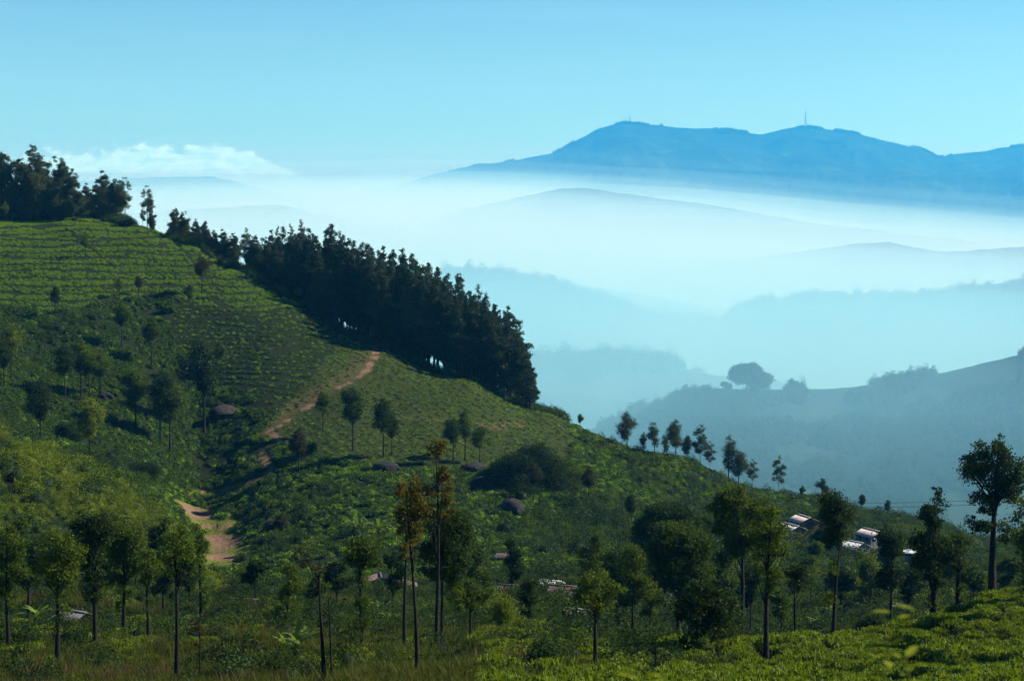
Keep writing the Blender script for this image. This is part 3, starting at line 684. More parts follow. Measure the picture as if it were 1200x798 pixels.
O('spreading round-crowned tree with forked trunk on the tea field edge', 698, 118, 782, 666,
  [(700,680,22,10),(682,692,17,10),(716,692,16,11),(698,700,26,11),(712,708,12,8),(676,702,9,8)], 'mid', .16, .17, 210, nlimb=22, clump=.32)
O('massive nearly black tree mass in the right centre foreground', 832, 133, 790, 676,
  [(828,695,24,16),(812,712,20,18),(842,712,22,20),(828,735,30,22),(812,755,20,16),(838,760,22,16),(828,774,22,10)], 'dark', .3, .2, 190, nlimb=10)
O('small bushy tree with glossy leaves right beside the nearly black tree mass', 856, 138, 778, 690, [(856,704,12,11),(862,722,11,13),(852,738,10,12)], 'wild', .1, .2, 150)
O('short dark sapling left of the nearly black tree mass', 768, 122, 784, 732, [(768,745,9,7),(766,756,10,8),(770,764,7,5)], 'dark', .07, .16, 190)
# centre
O('slim golden-brown leaved tree on a very long bare trunk', 489, 112, 797, 556, [(486,572,10,12),(484,592,12,14),(487,612,12,14),(484,630,9,10),(494,600,9,13),(490,582,11,11)], 'gold', .13, .17, 210, nlimb=12, gap=.1, topx=-.4)
O('golden-brown tree standing close behind the one on a very long trunk', 474, 140, 766, 558, [(474,575,10,12),(478,596,12,14),(473,616,10,14),(476,636,8,10),(475,655,6,9),(469,602,9,12)], 'gold', .16, .2, 210, nlimb=12, gap=.12)
O('tallest centre tree with golden tufts above a dark green crown', 511, 145, 770, 514,
  [(513,522,14,8),(508,534,9,5),(517,548,8,7),(520,562,12,9),(506,575,11,10),(526,578,9,9),(514,590,14,9),(505,605,13,9),(524,600,12,9)], 'gold', .17, .19, 220, nlimb=12, gap=.05, clump=.32, topx=.2)
O('dark green broad tree wrapped round the trunk of the tallest centre tree', 517, 148, 768, 585, [(535,612,18,16),(515,620,20,18),(505,645,16,18),(530,642,22,20),(520,668,24,14),(540,660,12,16),(542,628,12,18)], 'dark', .12, .2, 150, nlimb=12, ivy=[(534,690,12,16),(538,715,9,12)])
O('small flat-domed tree with forked trunk beside the round yellow bush', 552, 158, 762, 676, [(550,686,18,8),(538,697,12,9),(564,695,13,9),(552,702,20,8)], 'mid', .15, .2, 170, nlimb=16)
O('slim drop-shaped tree in front of the white tin-roofed house', 620, 175, 752, 672, [(620,684,10,9),(621,700,12,12),(620,716,9,8)], 'dark', .13, .22, 150)
O('leafy tree with yellow-green mushroom crown and ivy-covered trunk', 424, 152, 757, 622, [(418,640,16,13),(434,642,15,13),(424,655,18,10),(440,658,9,7),(410,650,9,8)], 'mid', .2, .2, 150, ivy=[(424,680,11,12),(426,705,12,14),(424,732,12,16)])
O('snapped tree with two bare stems and dangling dead brown leaves', 380, 112, 800, 648, [(352,645,8,5),(362,655,9,5),(370,664,8,6),(357,662,6,5),(345,652,5,4),(377,668,5,5)], 'brown', .14, .17, 120, topx=-.2, extra_trunks=[(9,112,.08)], nlimb=6, clump=.4)
O('pale ivy-choked tree behind the banana clump', 337, 182, 738, 656, [(340,668,9,8),(343,684,10,12),(336,700,11,12),(332,718,9,10)], 'mid', .16, .23, 140, ivy=[(340,725,9,10)])
# left
O('thin-trunked tall tree with ragged crown before the dirt clearing', 207, 120, 800, 606, [(210,620,11,9),(200,634,14,12),(218,634,14,12),(208,650,22,14),(224,652,12,12),(196,656,10,10),(206,668,16,9)], 'mid', .17, .17, 150, nlimb=22, clump=.32)
O('very short dark sapling right of the thin-trunked tall tree', 234, 122, 786, 712, [(232,724,8,7),(234,738,9,10),(233,752,6,6)], 'brown', .06, .15, 170)
O('ivy-wrapped tree just left of the dirt clearing', 236, 190, 742, 606, [(234,622,8,10),(235,640,10,12),(232,655,9,10),(236,672,7,9)], 'mid', .2, .24, 120, ivy=[(240,690,7,12),(241,706,7,9)])
O('bushy full-crowned tree with shaggy trunk near the left edge', 67, 148, 752, 618, [(68,634,20,12),(56,650,14,14),(82,648,16,15),(68,665,24,14),(60,682,14,10),(80,680,14,10)], 'mid', .26, .2, 140, nlimb=12, ivy=[(70,700,11,12),(72,718,12,12),(66,730,7,10)])
O('black narrow tree in deep shade right of the bushy full-crowned one', 111, 155, 748, 600, [(104,616,18,12),(118,612,20,12),(110,634,16,14),(104,655,14,14),(112,676,12,14),(108,696,10,12)], 'dark', .24, .22, 150)
O('wide leafy tree with sunlit green crown, third from the left edge', 145, 170, 742, 606, [(140,622,20,12),(156,632,18,14),(132,642,16,14),(148,655,24,16),(160,664,10,12),(138,680,12,12),(150,694,8,10)], 'mid', .2, .22, 140, ivy=[(140,708,6,12)])
O('slim tree with dim crown between the wide leafy tree and the thin-trunked tall one', 174, 165, 750, 638, [(172,650,12,9),(178,664,13,11),(170,678,11,9)], 'mid', .17, .21, 140, ivy=[(174,704,4,18)])
O('low-branching tree cut by the left edge of the photo', 10, 158, 738, 606, [(6,624,14,14),(18,640,14,13),(8,660,18,14),(22,672,12,10),(6,688,12,12)], 'mid', .2, .21, 140, ivy=[(12,705,8,14)])
O('round full tree behind the left edge tree', 34, 205, 722, 622, [(36,640,14,12),(44,660,12,12),(34,676,14,12)], 'dark', .2, .25, 110)
O('dim rounded tree in the shade left of the dirt clearing', 192, 215, 728, 640, [(190,655,12,12),(198,672,13,12),(188,688,11,10)], 'dark', .2, .25, 110)
# big rounded thicket and valley bushes
def bush(label, px, base_py, w, h, mat='wild', D=None, leaf=.28, dens=60, Dmin=300, cat='bush', name='bush', dark=0):
    D = D or hit(px, base_py, Dmin); s = D/FPX; base = P(px, base_py, D); z0 = gz(base[0], D)
    r = np.random.default_rng(int(px*3+base_py)); B = []
    k = max(4, int(w*h/90)) if w > 30 else 5
    for j in range(min(k, 26)):
        a = r.random()*math.pi; q = r.random()**.5*.68
        B.append((math.cos(a)*q*w*s*.5, r.normal()*.18*w*s, math.sin(a)*q*h*s*.85, w*s*.21, w*s*.21, h*s*.26))
    V, F, T, subs = blob_leaves(B, dens*2, leaf*.85, int(px), clump=.45)
    t = thing(name, label, cat, (base[0], D, z0))
    link('crown', mk_mesh('crown', V, F, M[mat], attrs={'tint': T}), t)
    tv, tf = tubes([([(0,0,-.6),(c[0]*.4,c[1]*.4,c[2]*.5),tuple(c)], [.09*h*s*.3,.05*h*s*.3,.02]) for c, cr in subs[:7]], 5)
    link('stem', mk_mesh('stem', tv, tf, M['bark'], True), t); return t
bush('large dome-shaped dark thicket of trees in the middle of the main slope', 620, 574, 92, 70, 'dark', leaf=.5, dens=34, Dmin=420, cat='thicket', name='thicket')
bush('sunlit shoulder of bushes on the right flank of the big thicket', 662, 574, 54, 44, 'mid', leaf=.45, dens=36, Dmin=420, cat='thicket', name='thicket')
bush('lighter rounded tree at the left flank of the big thicket', 578, 566, 44, 34, 'mid', leaf=.42, dens=36, Dmin=420, cat='thicket', name='thicket')
bush('round yellow-green bush between the flat-domed tree and the houses', 588, 762, 52, 62, 'bright', D=170, leaf=.2, dens=70)
bush('glossy-leaved bush in the centre foreground at the bottom edge', 640, 800, 62, 62, 'wild', D=113, leaf=.17, dens=150)
bush('leafy bush below the lowest white roof', 1020, 742, 56, 66, 'dark', D=185, leaf=.25, dens=70)
bush('low black bush on the tea slope beside the leafy bush', 1010, 752, 40, 22, 'dark', D=152, leaf=.2, dens=80)
bush('bush spilling over the grey roof at lower left', 104, 742, 34, 24, 'wild', D=175, leaf=.22, dens=90)
bush('rounded green shrub beside the purple-brown roof', 318, 728, 40, 50, 'mid', D=200, leaf=.25, dens=60)
bush('rounded shrub behind the clearing at the foot of the tea slope', 292, 690, 44, 48, 'mid', D=330, leaf=.35, dens=40)
bush('pale shrub above the garden plot', 672, 662, 30, 34, 'mid', D=400, leaf=.35, dens=40)
bush('dark shrub between the tin houses and the round crowned tree', 668, 700, 30, 24, 'dark', D=290, leaf=.3, dens=50)
bush('green shrub on the slope under the big thicket', 540, 655, 40, 30, 'mid', D=370, leaf=.32, dens=40)
bush('bright shrub on the sunny end of the left ridge', 190, 622, 46, 30, 'bright', D=330, leaf=.3, dens=40)
bush('dark shrub in the hollow above the left ridge', 80, 515, 40, 26, 'dark', Dmin=400, leaf=.4, dens=40)
bush('second dark shrub in the hollow above the left ridge', 166, 560, 44, 26, 'dark', Dmin=400, leaf=.4, dens=40)
bush('bush on the roadside bank under the small slim tree', 360, 530, 34, 18, 'wild', Dmin=430, leaf=.4, dens=40)

bush('low black shrub at the bottom edge below the snapped tree', 352, 806, 50, 30, 'dark', D=106, leaf=.15, dens=120)
bush('wide black shrub at the bottom edge right of the snapped tree', 412, 808, 60, 30, 'dark', D=105, leaf=.15, dens=120)
bush('dark shrub at the bottom edge under the long bare trunk', 462, 808, 46, 26, 'dark', D=105, leaf=.15, dens=120)
bush('dark shrub in the grass bank left of the centre bush', 560, 800, 44, 24, 'dark', D=108, leaf=.15, dens=120)
bush('dark shrub at the foot of the flat-domed tree', 584, 782, 30, 18, 'dark', D=125, leaf=.15, dens=120)
# more trees that fill the valley edge behind the named ones
FILL = [(24,604,700,250,'mid',24),(88,612,706,240,'dark',26),(126,625,712,235,'mid',22),(160,618,700,250,'dark',24),(190,608,690,262,'mid',20),(222,640,716,232,'dark',20),
        (300,655,716,240,'dark',24),(372,670,722,230,'mid',20),(395,655,712,245,'dark',20),(460,640,712,250,'dark',18),(565,640,720,250,'mid',22),(600,630,705,270,'dark',18),
        (700,620,720,265,'mid',24),(760,600,705,300,'mid',26),(826,600,712,300,'dark',26),(850,640,726,262,'mid',24),(880,655,735,235,'dark',22),(915,690,742,222,'mid',22),
        (950,650,712,320,'mid',24),(985,662,722,300,'dark',26),(1020,655,716,300,'mid',24),(1065,665,724,260,'dark',26),(1078,640,700,310,'mid',20),(1112,640,700,310,'dark',22),(1140,660,712,270,'mid',24),
        (1180,650,706,290,'mid',24),(905,622,668,400,'dark',18),(962,612,650,430,'dark',16),(985,615,655,420,'mid',16),(1040,640,678,380,'dark',18),(1090,620,655,420,'mid',16),(1010,645,672,390,'mid',16),(955,632,664,400,'mid',16)]
HUE = {'mid': 'leafy green', 'dark': 'dark'}
for k_, (px, tp, bp_, D, mt, w) in enumerate(FILL):
    r_ = np.random.default_rng(px); bl = []
    for q in range(7):
        a_ = r_.random()*6.3; t_ = r_.random()**.5
        bl.append((px+math.cos(a_)*w*.55*t_, tp+(bp_-tp)*.36+math.sin(a_)*(bp_-tp)*.26*t_, w*.36*(.7+.6*r_.random()), (bp_-tp)*.15*(.7+.6*r_.random())))
    bl.append((px+r_.normal()*2, tp+(bp_-tp)*.1, w*.25, (bp_-tp)*.1))
    where = 'lower left valley edge' if px < 250 else 'left centre of the valley floor' if px < 480 else 'centre of the valley floor near the tin houses' if px < 730 else 'valley floor behind the broad trees' if px < 900 else 'slope below the pinkish-roofed houses' if px < 1030 else 'right-hand valley slope near the white-roofed huts'
    O('%s bushy tree filling the %s' % (HUE[mt], where), px, D, bp_, tp, bl, mt, .14, .30, 60, name='valley_tree', nlimb=7)['group'] = 'bushy trees of the ' + where

for k_, (px, by, D, w, h_, mt, wh) in enumerate(((28,748,160,46,40,'dark','under the trees cut by the left edge'),(90,746,160,40,36,'dark','between the shaggy tree and the black narrow tree'),(132,742,172,38,34,'wild','under the wide leafy tree'),
        (186,742,172,40,34,'dark','behind the thin-trunked tall tree'),(252,748,165,40,34,'wild','right of the ivy-wrapped tree'),(292,752,158,40,30,'dark','behind the ivy-choked tree and the snapped one'),(400,752,160,36,34,'dark','between the snapped tree and the mushroom-crowned tree'),
        (452,752,165,40,36,'wild','right of the mushroom-crowned tree'),(536,764,152,36,30,'dark','under the dark green broad tree'),(655,768,150,34,28,'wild','behind the glossy bush'),(735,762,160,44,34,'dark','left of the nearly black tree mass'),
        (880,752,165,44,38,'dark','between the vase-shaped tree and the black mass'),(948,748,170,40,34,'wild','under the small round-topped tree'),(1062,736,180,40,30,'dark','left of the pointed two-lobed tree'))):
    bush('leafy understory shrub '+wh, px, by, w, h_, mt, D=D, leaf=.2, dens=70)
# ------------------------------------------------------------------ scattered cover (instances on points)
def proto(name, V, F, T, mat):
    return bpy.data.objects.new(name, mk_mesh(name, V, F, mat, attrs={'tint': T}))
def mound(seed, n, leaf, mat, hz=.75, up=.35, name='mound'):
    r = np.random.default_rng(seed)
    d = r.normal(size=(n,3)); d[:,2] = abs(d[:,2])*.9; d /= np.linalg.norm(d, axis=1)[:,None]
    lump = 1+.22*np.sin(d[:,0]*5+seed)*np.cos(d[:,1]*4+seed*2)
    C = d*np.array([1,1,hz])*(.8+.24*r.random(n))[:,None]*lump[:,None]
    V, F = leaf_quads(C, leaf, r, up)
    # dark solid heart so light does not pass straight through
    a = np.linspace(0, 2*math.pi, 8, endpoint=False); rings = [(.70, -.25), (.70, .15*hz), (.5, .48*hz), (.1, .6*hz)]
    CV = np.array([(math.cos(q)*rr, math.sin(q)*rr, z) for rr, z in rings for q in a]); i = np.arange(32).reshape(4, 8); j = np.roll(i, -1, 1)
    CF = np.stack([i[:-1], j[:-1], j[1:], i[1:]], -1).reshape(-1, 4)
    return bpy.data.objects.new(name, mk_mesh(name, np.concatenate([V, CV]), np.concatenate([F, CF+len(V)]), M[mat], attrs={'tint': np.r_[np.clip(.5+.28*r.normal(size=n), 0, 1), np.zeros(len(CF))]}))
def scatter(name, pts, rot, scl, idx, protos):
    me = bpy.data.meshes.new(name); me.vertices.add(len(pts)); me.vertices.foreach_set('co', np.asarray(pts, np.float32).ravel())
    me.attributes.new('s_rot', 'FLOAT_VECTOR', 'POINT').data.foreach_set('vector', np.asarray(rot, np.float32).ravel())
    me.attributes.new('s_scl', 'FLOAT_VECTOR', 'POINT').data.foreach_set('vector', np.asarray(scl, np.float32).ravel())
    me.attributes.new('s_idx', 'INT', 'POINT').data.foreach_set('value', np.asarray(idx, np.int32))
    o = link(name, me); g = bpy.data.node_groups.new(name, 'GeometryNodeTree')
    g.interface.new_socket('Geometry', in_out='INPUT', socket_type='NodeSocketGeometry'); g.interface.new_socket('Geometry', in_out='OUTPUT', socket_type='NodeSocketGeometry')
    gi = N(g, 'NodeGroupInput'); go = N(g, 'NodeGroupOutput'); ip = N(g, 'GeometryNodeInstanceOnPoints'); gt = N(g, 'GeometryNodeGeometryToInstance')
    for p in reversed(protos):
        oi = N(g, 'GeometryNodeObjectInfo'); oi.inputs['Object'].default_value = p; g.links.new(oi.outputs['Geometry'], gt.inputs[0])
    def na(nm, ty):
        a = N(g, 'GeometryNodeInputNamedAttribute', data_type=ty); a.inputs['Name'].default_value = nm
        return a.outputs['Attribute']
    g.links.new(gi.outputs[0], ip.inputs['Points']); g.links.new(gt.outputs[0], ip.inputs['Instance']); ip.inputs['Pick Instance'].default_value = True
    g.links.new(na('s_idx', 'INT'), ip.inputs['Instance Index'])
    er = N(g, 'FunctionNodeEulerToRotation'); g.links.new(na('s_rot', 'FLOAT_VECTOR'), er.inputs[0]); g.links.new(er.outputs[0], ip.inputs['Rotation'])
    g.links.new(na('s_scl', 'FLOAT_VECTOR'), ip.inputs['Scale']); g.links.new(ip.outputs[0], go.inputs[0])
    md = o.modifiers.new('scatter', 'NODES'); md.node_group = g
    return tag(o, kind='stuff')
PD = hit(255, 621, 420); PS = P(255, 621, PD)
def clear_spot(X, Y): return (np.hypot(X-PS[0], Y-PS[1]) > 4.5) & ~((abs(X/Y-PS[0]/PD) < .005) & (Y < PD) & (Y > PD-16))
def wedge(D0, D1, step, pl=-140, pr=1420, seed=1):
    r = np.random.default_rng(seed)
    xs = np.arange((pl-600)/FPX*D1, (pr-600)/FPX*D1, step); ys = np.arange(D0, D1, step)
    X, Y = np.meshgrid(xs, ys); X = X.ravel()+r.uniform(-.38, .38, X.size)*step; Y = Y.ravel()+r.uniform(-.38, .38, Y.size)*step
    px = 600+X/Y*FPX*cT; k = (px > pl) & (px < pr); return X[k], Y[k]
rs = np.random.default_rng(11)
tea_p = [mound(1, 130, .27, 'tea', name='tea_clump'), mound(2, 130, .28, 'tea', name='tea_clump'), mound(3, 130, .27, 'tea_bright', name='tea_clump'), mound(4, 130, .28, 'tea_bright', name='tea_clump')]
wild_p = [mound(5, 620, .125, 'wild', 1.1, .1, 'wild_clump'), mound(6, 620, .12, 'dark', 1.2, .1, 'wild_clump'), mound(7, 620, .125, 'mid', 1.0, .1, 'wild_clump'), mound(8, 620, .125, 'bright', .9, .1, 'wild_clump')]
# tea on the main hill: clumps kept on contour lines so they read as hedged rows
X, Y = wedge(345, 735, .95, seed=2); Z = ground(X, Y)
px, py, zc1, zf1, zt1 = zone(X, Y, Z)
ok = visible(X, Y, Z, 2.5) & clear_spot(X, Y) & (dist_to(alltr, X, Y) > 2.4) & (dist_to(clr, X, Y)+fbm(X/9, Y/9, 4, 22)*6 > 5)
X, Y, Z, px, py, zc1, zf1, zt1 = [a[ok] for a in (X, Y, Z, px, py, zc1, zf1, zt1)]
warp = fbm(X/18, Y/18, 3, 31)
# crown: rows every 2.1 m across the slope; terraces and ragged rows lower down; young tea in lines running down the flank
v_c = (Z/1.9 + warp*.8) % 1; v_t = (Z/1.25 + warp*1.0) % 1; v_r = (Z/2.3 + warp*3.2 + fbm(X/5, Y/5, 2, 33)*.5) % 1
v_f = ((X*.86 + Y*.52)/3.0 + warp*1.0) % 1
keep = np.where(zc1 > .5, v_c < .68, np.where(zf1 > .5, (v_f < .55) & (rs.random(len(X)) < .85), np.where(zt1 > .5, v_t < .55, v_r < .64)))
gapn = fbm(X/11, Y/11, 4, 35)
keep &= np.where(zc1 > .5, gapn > -.45, np.where((zf1 > .5)|(zt1 > .5), gapn > -.55, gapn > -.33))
# dark footpaths cut through the crown
for (ax, ay, bx, by) in ((70, 262, 145, 322), (190, 268, 262, 345)):
    t = np.clip((py-ay)/(by-ay), 0, 1); keep &= ~((abs(px-(ax+(bx-ax)*t)) < 2.2) & (py > ay) & (py < by))
keep &= ~((zc1 > .5) & (abs(py-(277+6*np.sin(px/60))) < 1.3)) & ~((zc1 > .5) & (abs(py-(300+5*np.sin(px/45))) < 1.0) )
X, Y, Z, px, py, zc1, zf1, zt1, gapn = [a[keep] for a in (X, Y, Z, px, py, zc1, zf1, zt1, gapn)]
n_ = len(X); big = (zc1 < .5) & (zf1 < .5) & (zt1 < .5)
lower = big & (py > 560) & (px > 380)
s = np.where(zc1 > .5, .56, np.where(zf1 > .5, .44, np.where(zt1 > .5, .52, .95)))*(.7+.6*rs.random(n_))
h = s*np.where(big, 1.05+.5*rs.random(n_), 1.15)
bright = rs.random(n_) < np.where(zc1 > .5, .9, np.where(zf1 > .5, .42, np.where(zt1 > .5, .30, np.where((px < 335) & (py < 570), .05, .22))))  # crown sunlight and left-slope shade put into the share of bright tea
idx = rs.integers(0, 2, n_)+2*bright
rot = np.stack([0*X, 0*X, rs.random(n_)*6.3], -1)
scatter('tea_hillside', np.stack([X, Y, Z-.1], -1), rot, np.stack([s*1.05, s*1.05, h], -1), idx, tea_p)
print('tea', n_)
# wild cover: the left ridge, the hollow, the valley and the right-hand slopes
X, Y = wedge(118, 640, 1.5, seed=3); Z = ground(X, Y); px, py, zc1, zf1, zt1 = zone(X, Y, Z)
nb2 = fbm(X/16, Y/16, 4, 41)
ok = visible(X, Y, Z, 4) & clear_spot(X, Y) & (dist_to(alltr, X, Y) > 3.6) & (dist_to(clr, X, Y)+fbm(X/9, Y/9, 4, 22)*6 > 6) & (zc1 < .5) & (zf1 < .6) & (zt1 < .5)
valley = sstep(345, 330, Y)*np.where(Y < 165, .30*(px < 620), 1) + sstep(600, 700, px)*sstep(590, 630, py)*sstep(560, 520, Y) + .30*sstep(640, 760, px)*sstep(470, 500, py)
ok &= (rs.random(len(X)) < np.clip(valley, 0, 1)*np.where(nb2 > -.25, .9, .35) + (nb2 > .36)*.45)
ok &= ~((abs(px-655) < 45) & (abs(py-663) < 12)) & ~((px > 850) & (Y < 205))
X, Y, Z, px, py, nb2 = [a[ok] for a in (X, Y, Z, px, py, nb2)]; n_ = len(X)
s = (.75+1.5*rs.random(n_)**2.2)*np.where(Y < 300, .8, 1.15)*np.where((px > 640) & (py < 600), .8, 1)*np.where((px > 560) & (Y > 200) & (Y < 480), 1.3, 1)
leftb = (px < 260) & (Y > 275) & (Y < 380)  # sun-facing left ridge: its sunlight is put into brighter leaf colour
idx = np.where(rs.random(n_) < np.where(leftb, .8, .07), 3, np.where((rs.random(n_) < .45) & (Y < 340) & ~leftb, 1, rs.integers(0, 3, n_)))  # more dark-leaved clumps nearer in: shrubs, and shade put into their colour
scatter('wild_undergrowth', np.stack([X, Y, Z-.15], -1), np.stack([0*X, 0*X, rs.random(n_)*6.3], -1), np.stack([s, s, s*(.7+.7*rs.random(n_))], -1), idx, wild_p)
print('wild', n_)
# dark undergrowth on the far side of the crest, under the pines and the hilltop grove
X, Y = wedge(560, 760, 1.7, -60, 660, seed=8); pxx = 600+X/Y*FPX*cT; rd = np.interp(pxx, [-60,100,150,230,290,350,450,550,650,800], [698,698,678,657,642,630,606,587,568,547])
ok = (Y > rd+2) & (Y < rd+45) & ~((pxx > 158) & (pxx < 200)) & ~((pxx > 490) & (pxx < 560) & (rs.random(len(X)) < .15)) & (rs.random(len(X)) < .8); X, Y, pxx = X[ok], Y[ok], pxx[ok]; Z = ground(X, Y); n_ = len(X)
s = (1.1+1.5*rs.random(n_))*np.where(pxx < 150, 1.2, 1)
scatter('crest_undergrowth', np.stack([X, Y, Z], -1), np.stack([0*X, 0*X, rs.random(n_)*6.3], -1), np.stack([s, s, s*1.2], -1), rs.integers(0, 3, n_), wild_p)
# near tea: leafy bushes of the foreground slope; the largest 300 are things, the rest one cover
def tea_bush_mesh(seed, n=620, leaf=.10):
    r = np.random.default_rng(seed); d = r.normal(size=(n,3)); d[:,2] = abs(d[:,2])*.8; d /= np.linalg.norm(d, axis=1)[:,None]
    lump = 1+.18*np.sin(d[:,0]*6+seed)*np.cos(d[:,1]*5+seed*2)
    C = d*np.array([.82,.82,.62])*(.72+.34*r.random(n))[:,None]*lump[:,None]
    V, F = leaf_quads(C, leaf*1.25, r, .25)
    m = 130; a = r.random(m)*6.3; q = r.random(m)**.5*.6; T0 = np.stack([np.cos(a)*q, np.sin(a)*q, .5*np.sqrt(1-q*q*1.2)], -1)   # upright shoots
    up = np.stack([r.normal(size=m)*.05, r.normal(size=m)*.05, .12+.10*r.random(m)], -1); sd = np.stack([np.cos(a+1)*.022, np.sin(a+1)*.022, 0*a], -1)
    SV = np.stack([T0-sd, T0+sd, T0+up+sd*.6, T0+up-sd*.6], 1).reshape(-1,3)
    V2 = np.concatenate([V, SV]); F2 = np.concatenate([F, np.arange(4*m).reshape(m,4)+len(V)])
    tint_ = np.r_[np.clip(.45+.28*r.normal(size=n), 0, 1), .9+.1*r.random(m)]
    crown = mk_mesh('tea_leaves', V2, F2, None, attrs={'tint': tint_}, mats=[M['tea_near'], M['shoot_near']], midx=np.r_[(r.random(n) < .12).astype(int), np.ones(m, int)])
    tv, tf = tubes([([(0,0,-.3),(math.cos(q)*.15,math.sin(q)*.15,.2),(math.cos(q)*.4,math.sin(q)*.4,.42)], [.04,.03,.015]) for q in (0,1.3,2.6,3.9,5.2)], 4)
    return crown, mk_mesh('tea_stem', tv, tf, M['bark'], True)
TB = [tea_bush_mesh(s) for s in (21, 22, 23, 24)]
X, Y = wedge(84, 200, 1.3, -140, 1480, 4); Z = ground(X, Y); px, py, *_ = zone(X, Y, Z)
rowv = ((Y*1.0 + X*.35)/2.3 + fbm(X/9, Y/9, 3, 51)*1.1) % 1
inside = np.where(px > 560, True, (py < 785) & (px < 330)) | ((px > 420) & (fbm(X/6, Y/6, 2, 52) > -.1))
inside &= ~((px > 180) & (px < 560) & (py > 735) & (fbm(X/8, Y/8, 2, 57) > -.45))
ok = visible(X, Y, Z, 1.2) & inside & (rowv < .70) & (fbm(X/7, Y/7, 3, 53) > np.where(px > 850, -.60, -.22))
X, Y, Z, px, py = [a[ok] for a in (X, Y, Z, px, py)]; n_ = len(X)
infr = (px > 2) & (px < 1198) & (py < 795); order = np.argsort(np.where(infr, Y, 1e6))
sel = order[:300]; rest = order[300:]
sc = (.85+.9*rs.random(n_)**1.4)*(1+.25*fbm(X/5, Y/5, 2, 58))
for j in sel:
    cr, st = TB[int(rs.integers(0, 4))]
    t = thing('tea_bush', 'clipped tea bush with upright young shoots on the nearest tea slope', 'tea bush', (X[j], Y[j], Z[j]-.02), float(rs.random()*6.3), 'tea bushes of the foreground slope', float(sc[j]))
    link('leaves', cr, t); link('stem', st, t)
near_p = [bpy.data.objects.new('tea_proto', c) for c, _ in TB]
k = rest; m_ = len(k)
scatter('tea_bushes_beyond', np.stack([X[k], Y[k], Z[k]-.02], -1), np.stack([0*X[k], 0*X[k], rs.random(m_)*6.3], -1), np.repeat(sc[k][:,None], 3, 1), rs.integers(0, 4, m_), near_p)
print('near tea', n_)
# tall grass with reddish plumes, lower left and under the centre trees
def tuft(seed, n, hgt, mat, wid=.03, name='grass_tuft'):
    r = np.random.default_rng(seed); a = r.random(n)*6.3; q = r.random(n)**.5*.5
    B = np.stack([np.cos(a)*q, np.sin(a)*q, 0*a-.05], -1); hh = hgt*(.6+.6*r.random(n)); ln = r.normal(size=(n,2))*.28*hh[:,None]
    Tp = B + np.stack([ln[:,0], ln[:,1], hh], -1); Mi = B*.5+Tp*.5; Mi[:,:2] -= ln*.18
    sd = np.stack([np.cos(a*3), np.sin(a*3), 0*a], -1)*wid
    V = np.stack([B-sd, B+sd, Mi+sd*.8, Mi-sd*.8, Mi-sd*.8, Mi+sd*.8, Tp+sd*.15, Tp-sd*.15], 1).reshape(-1,3)
    return proto(name, V, np.arange(8*n).reshape(-1,4), np.repeat(r.random(n), 2), M[mat])
gp = [tuft(1, 70, .8, 'grass'), tuft(2, 70, 1.0, 'grass'), tuft(3, 45, 1.3, 'plume', .035), tuft(4, 60, .6, 'grass')]
X, Y = wedge(88, 330, .75, -140, 760, 6); Z = ground(X, Y); px, py, *_ = zone(X, Y, Z)
g1 = (px < 700) & (Y < 170) & (py > 738) & ((px < 330) & (py > 768) | (px > 180) & (px < 560) & (fbm(X/5, Y/5, 2, 64) > -.2) | (fbm(X/7, Y/7, 2, 61) > .3))
g2 = (px < 640) & (Y >= 150) & (fbm(X/13, Y/13, 3, 62) > .32)
ok = visible(X, Y, Z, 1) & (g1 | g2); X, Y, Z, px = [a[ok] for a in (X, Y, Z, px)]; n_ = len(X)
red = fbm(X/6, Y/6, 3, 63) + .25*((px > 20) & (px < 60)) 
idx = np.where((rs.random(n_) < np.clip((red-.25)*2, 0, .1)), 2, np.array([0, 1, 3])[rs.integers(0, 3, n_)])
s = .7+.6*rs.random(n_)
scatter('grass', np.stack([X, Y, Z], -1), np.stack([0*X, 0*X, rs.random(n_)*6.3], -1), np.repeat(s[:,None], 3, 1), idx, gp)
print('grass', n_)
# far woods on the hazy ridges
fw = [mound(71, 260, .2, 'dark', 1.0, 0, 'far_tree'), mound(72, 260, .2, 'wild', 1.3, 0, 'far_tree'), mound(73, 260, .2, 'dark', 1.8, 0, 'far_tree')]
PX = rs.uniform(520, 1240, 60000); DD_ = np.exp(rs.uniform(math.log(900), math.log(3000), 60000))
X = (PX-600)/FPX*DD_; Y = DD_; Z = far_h(X/Y, Y); Z = np.where(Y < 1090, ground(X, Y), Z)
ok = visible(X, Y, Z, 10) & (fbm(X/90, Y/120, 4, 72) > np.where(Y > 1400, -.15, .10)) 
X, Y, Z, PX = [a[ok] for a in (X, Y, Z, PX)]; n_ = len(X)
s = (1.2+2.2*rs.random(n_)**1.5)*np.where(Y > 1400, 2.2, 1.0)
scatter('far_woods', np.stack([X, Y, Z+s*.2], -1), np.stack([0*X, 0*X, rs.random(n_)*6.3], -1), np.stack([s, s, s*(.8+.6*rs.random(n_))], -1), rs.integers(0, 3, n_), fw)
print('far', n_)
# trees along the skyline of the great mountain
PX = rs.uniform(540, 1240, 5200); pl = np.array(RIDGES[8][0], float)
DD_ = 10400*(1+.05*fbm(PX/330., 0*PX+8*3.3, 3, 48)) + rs.uniform(-120, 60, 5200)
X = (PX-600)/FPX/cT*DD_; Z = far_h(X/DD_, DD_); keep = fbm(PX/22, 0*PX, 3, 74) > .0; X, Y, Z = X[keep], DD_[keep], Z[keep]; n_ = len(X)
s = 3+3.5*rs.random(n_)
scatter('mountain_woods', np.stack([X, Y, Z+s*.1], -1), np.stack([0*X, 0*X, rs.random(n_)*6.3], -1), np.stack([s, s, s*1.1], -1), rs.integers(0, 3, n_), fw)
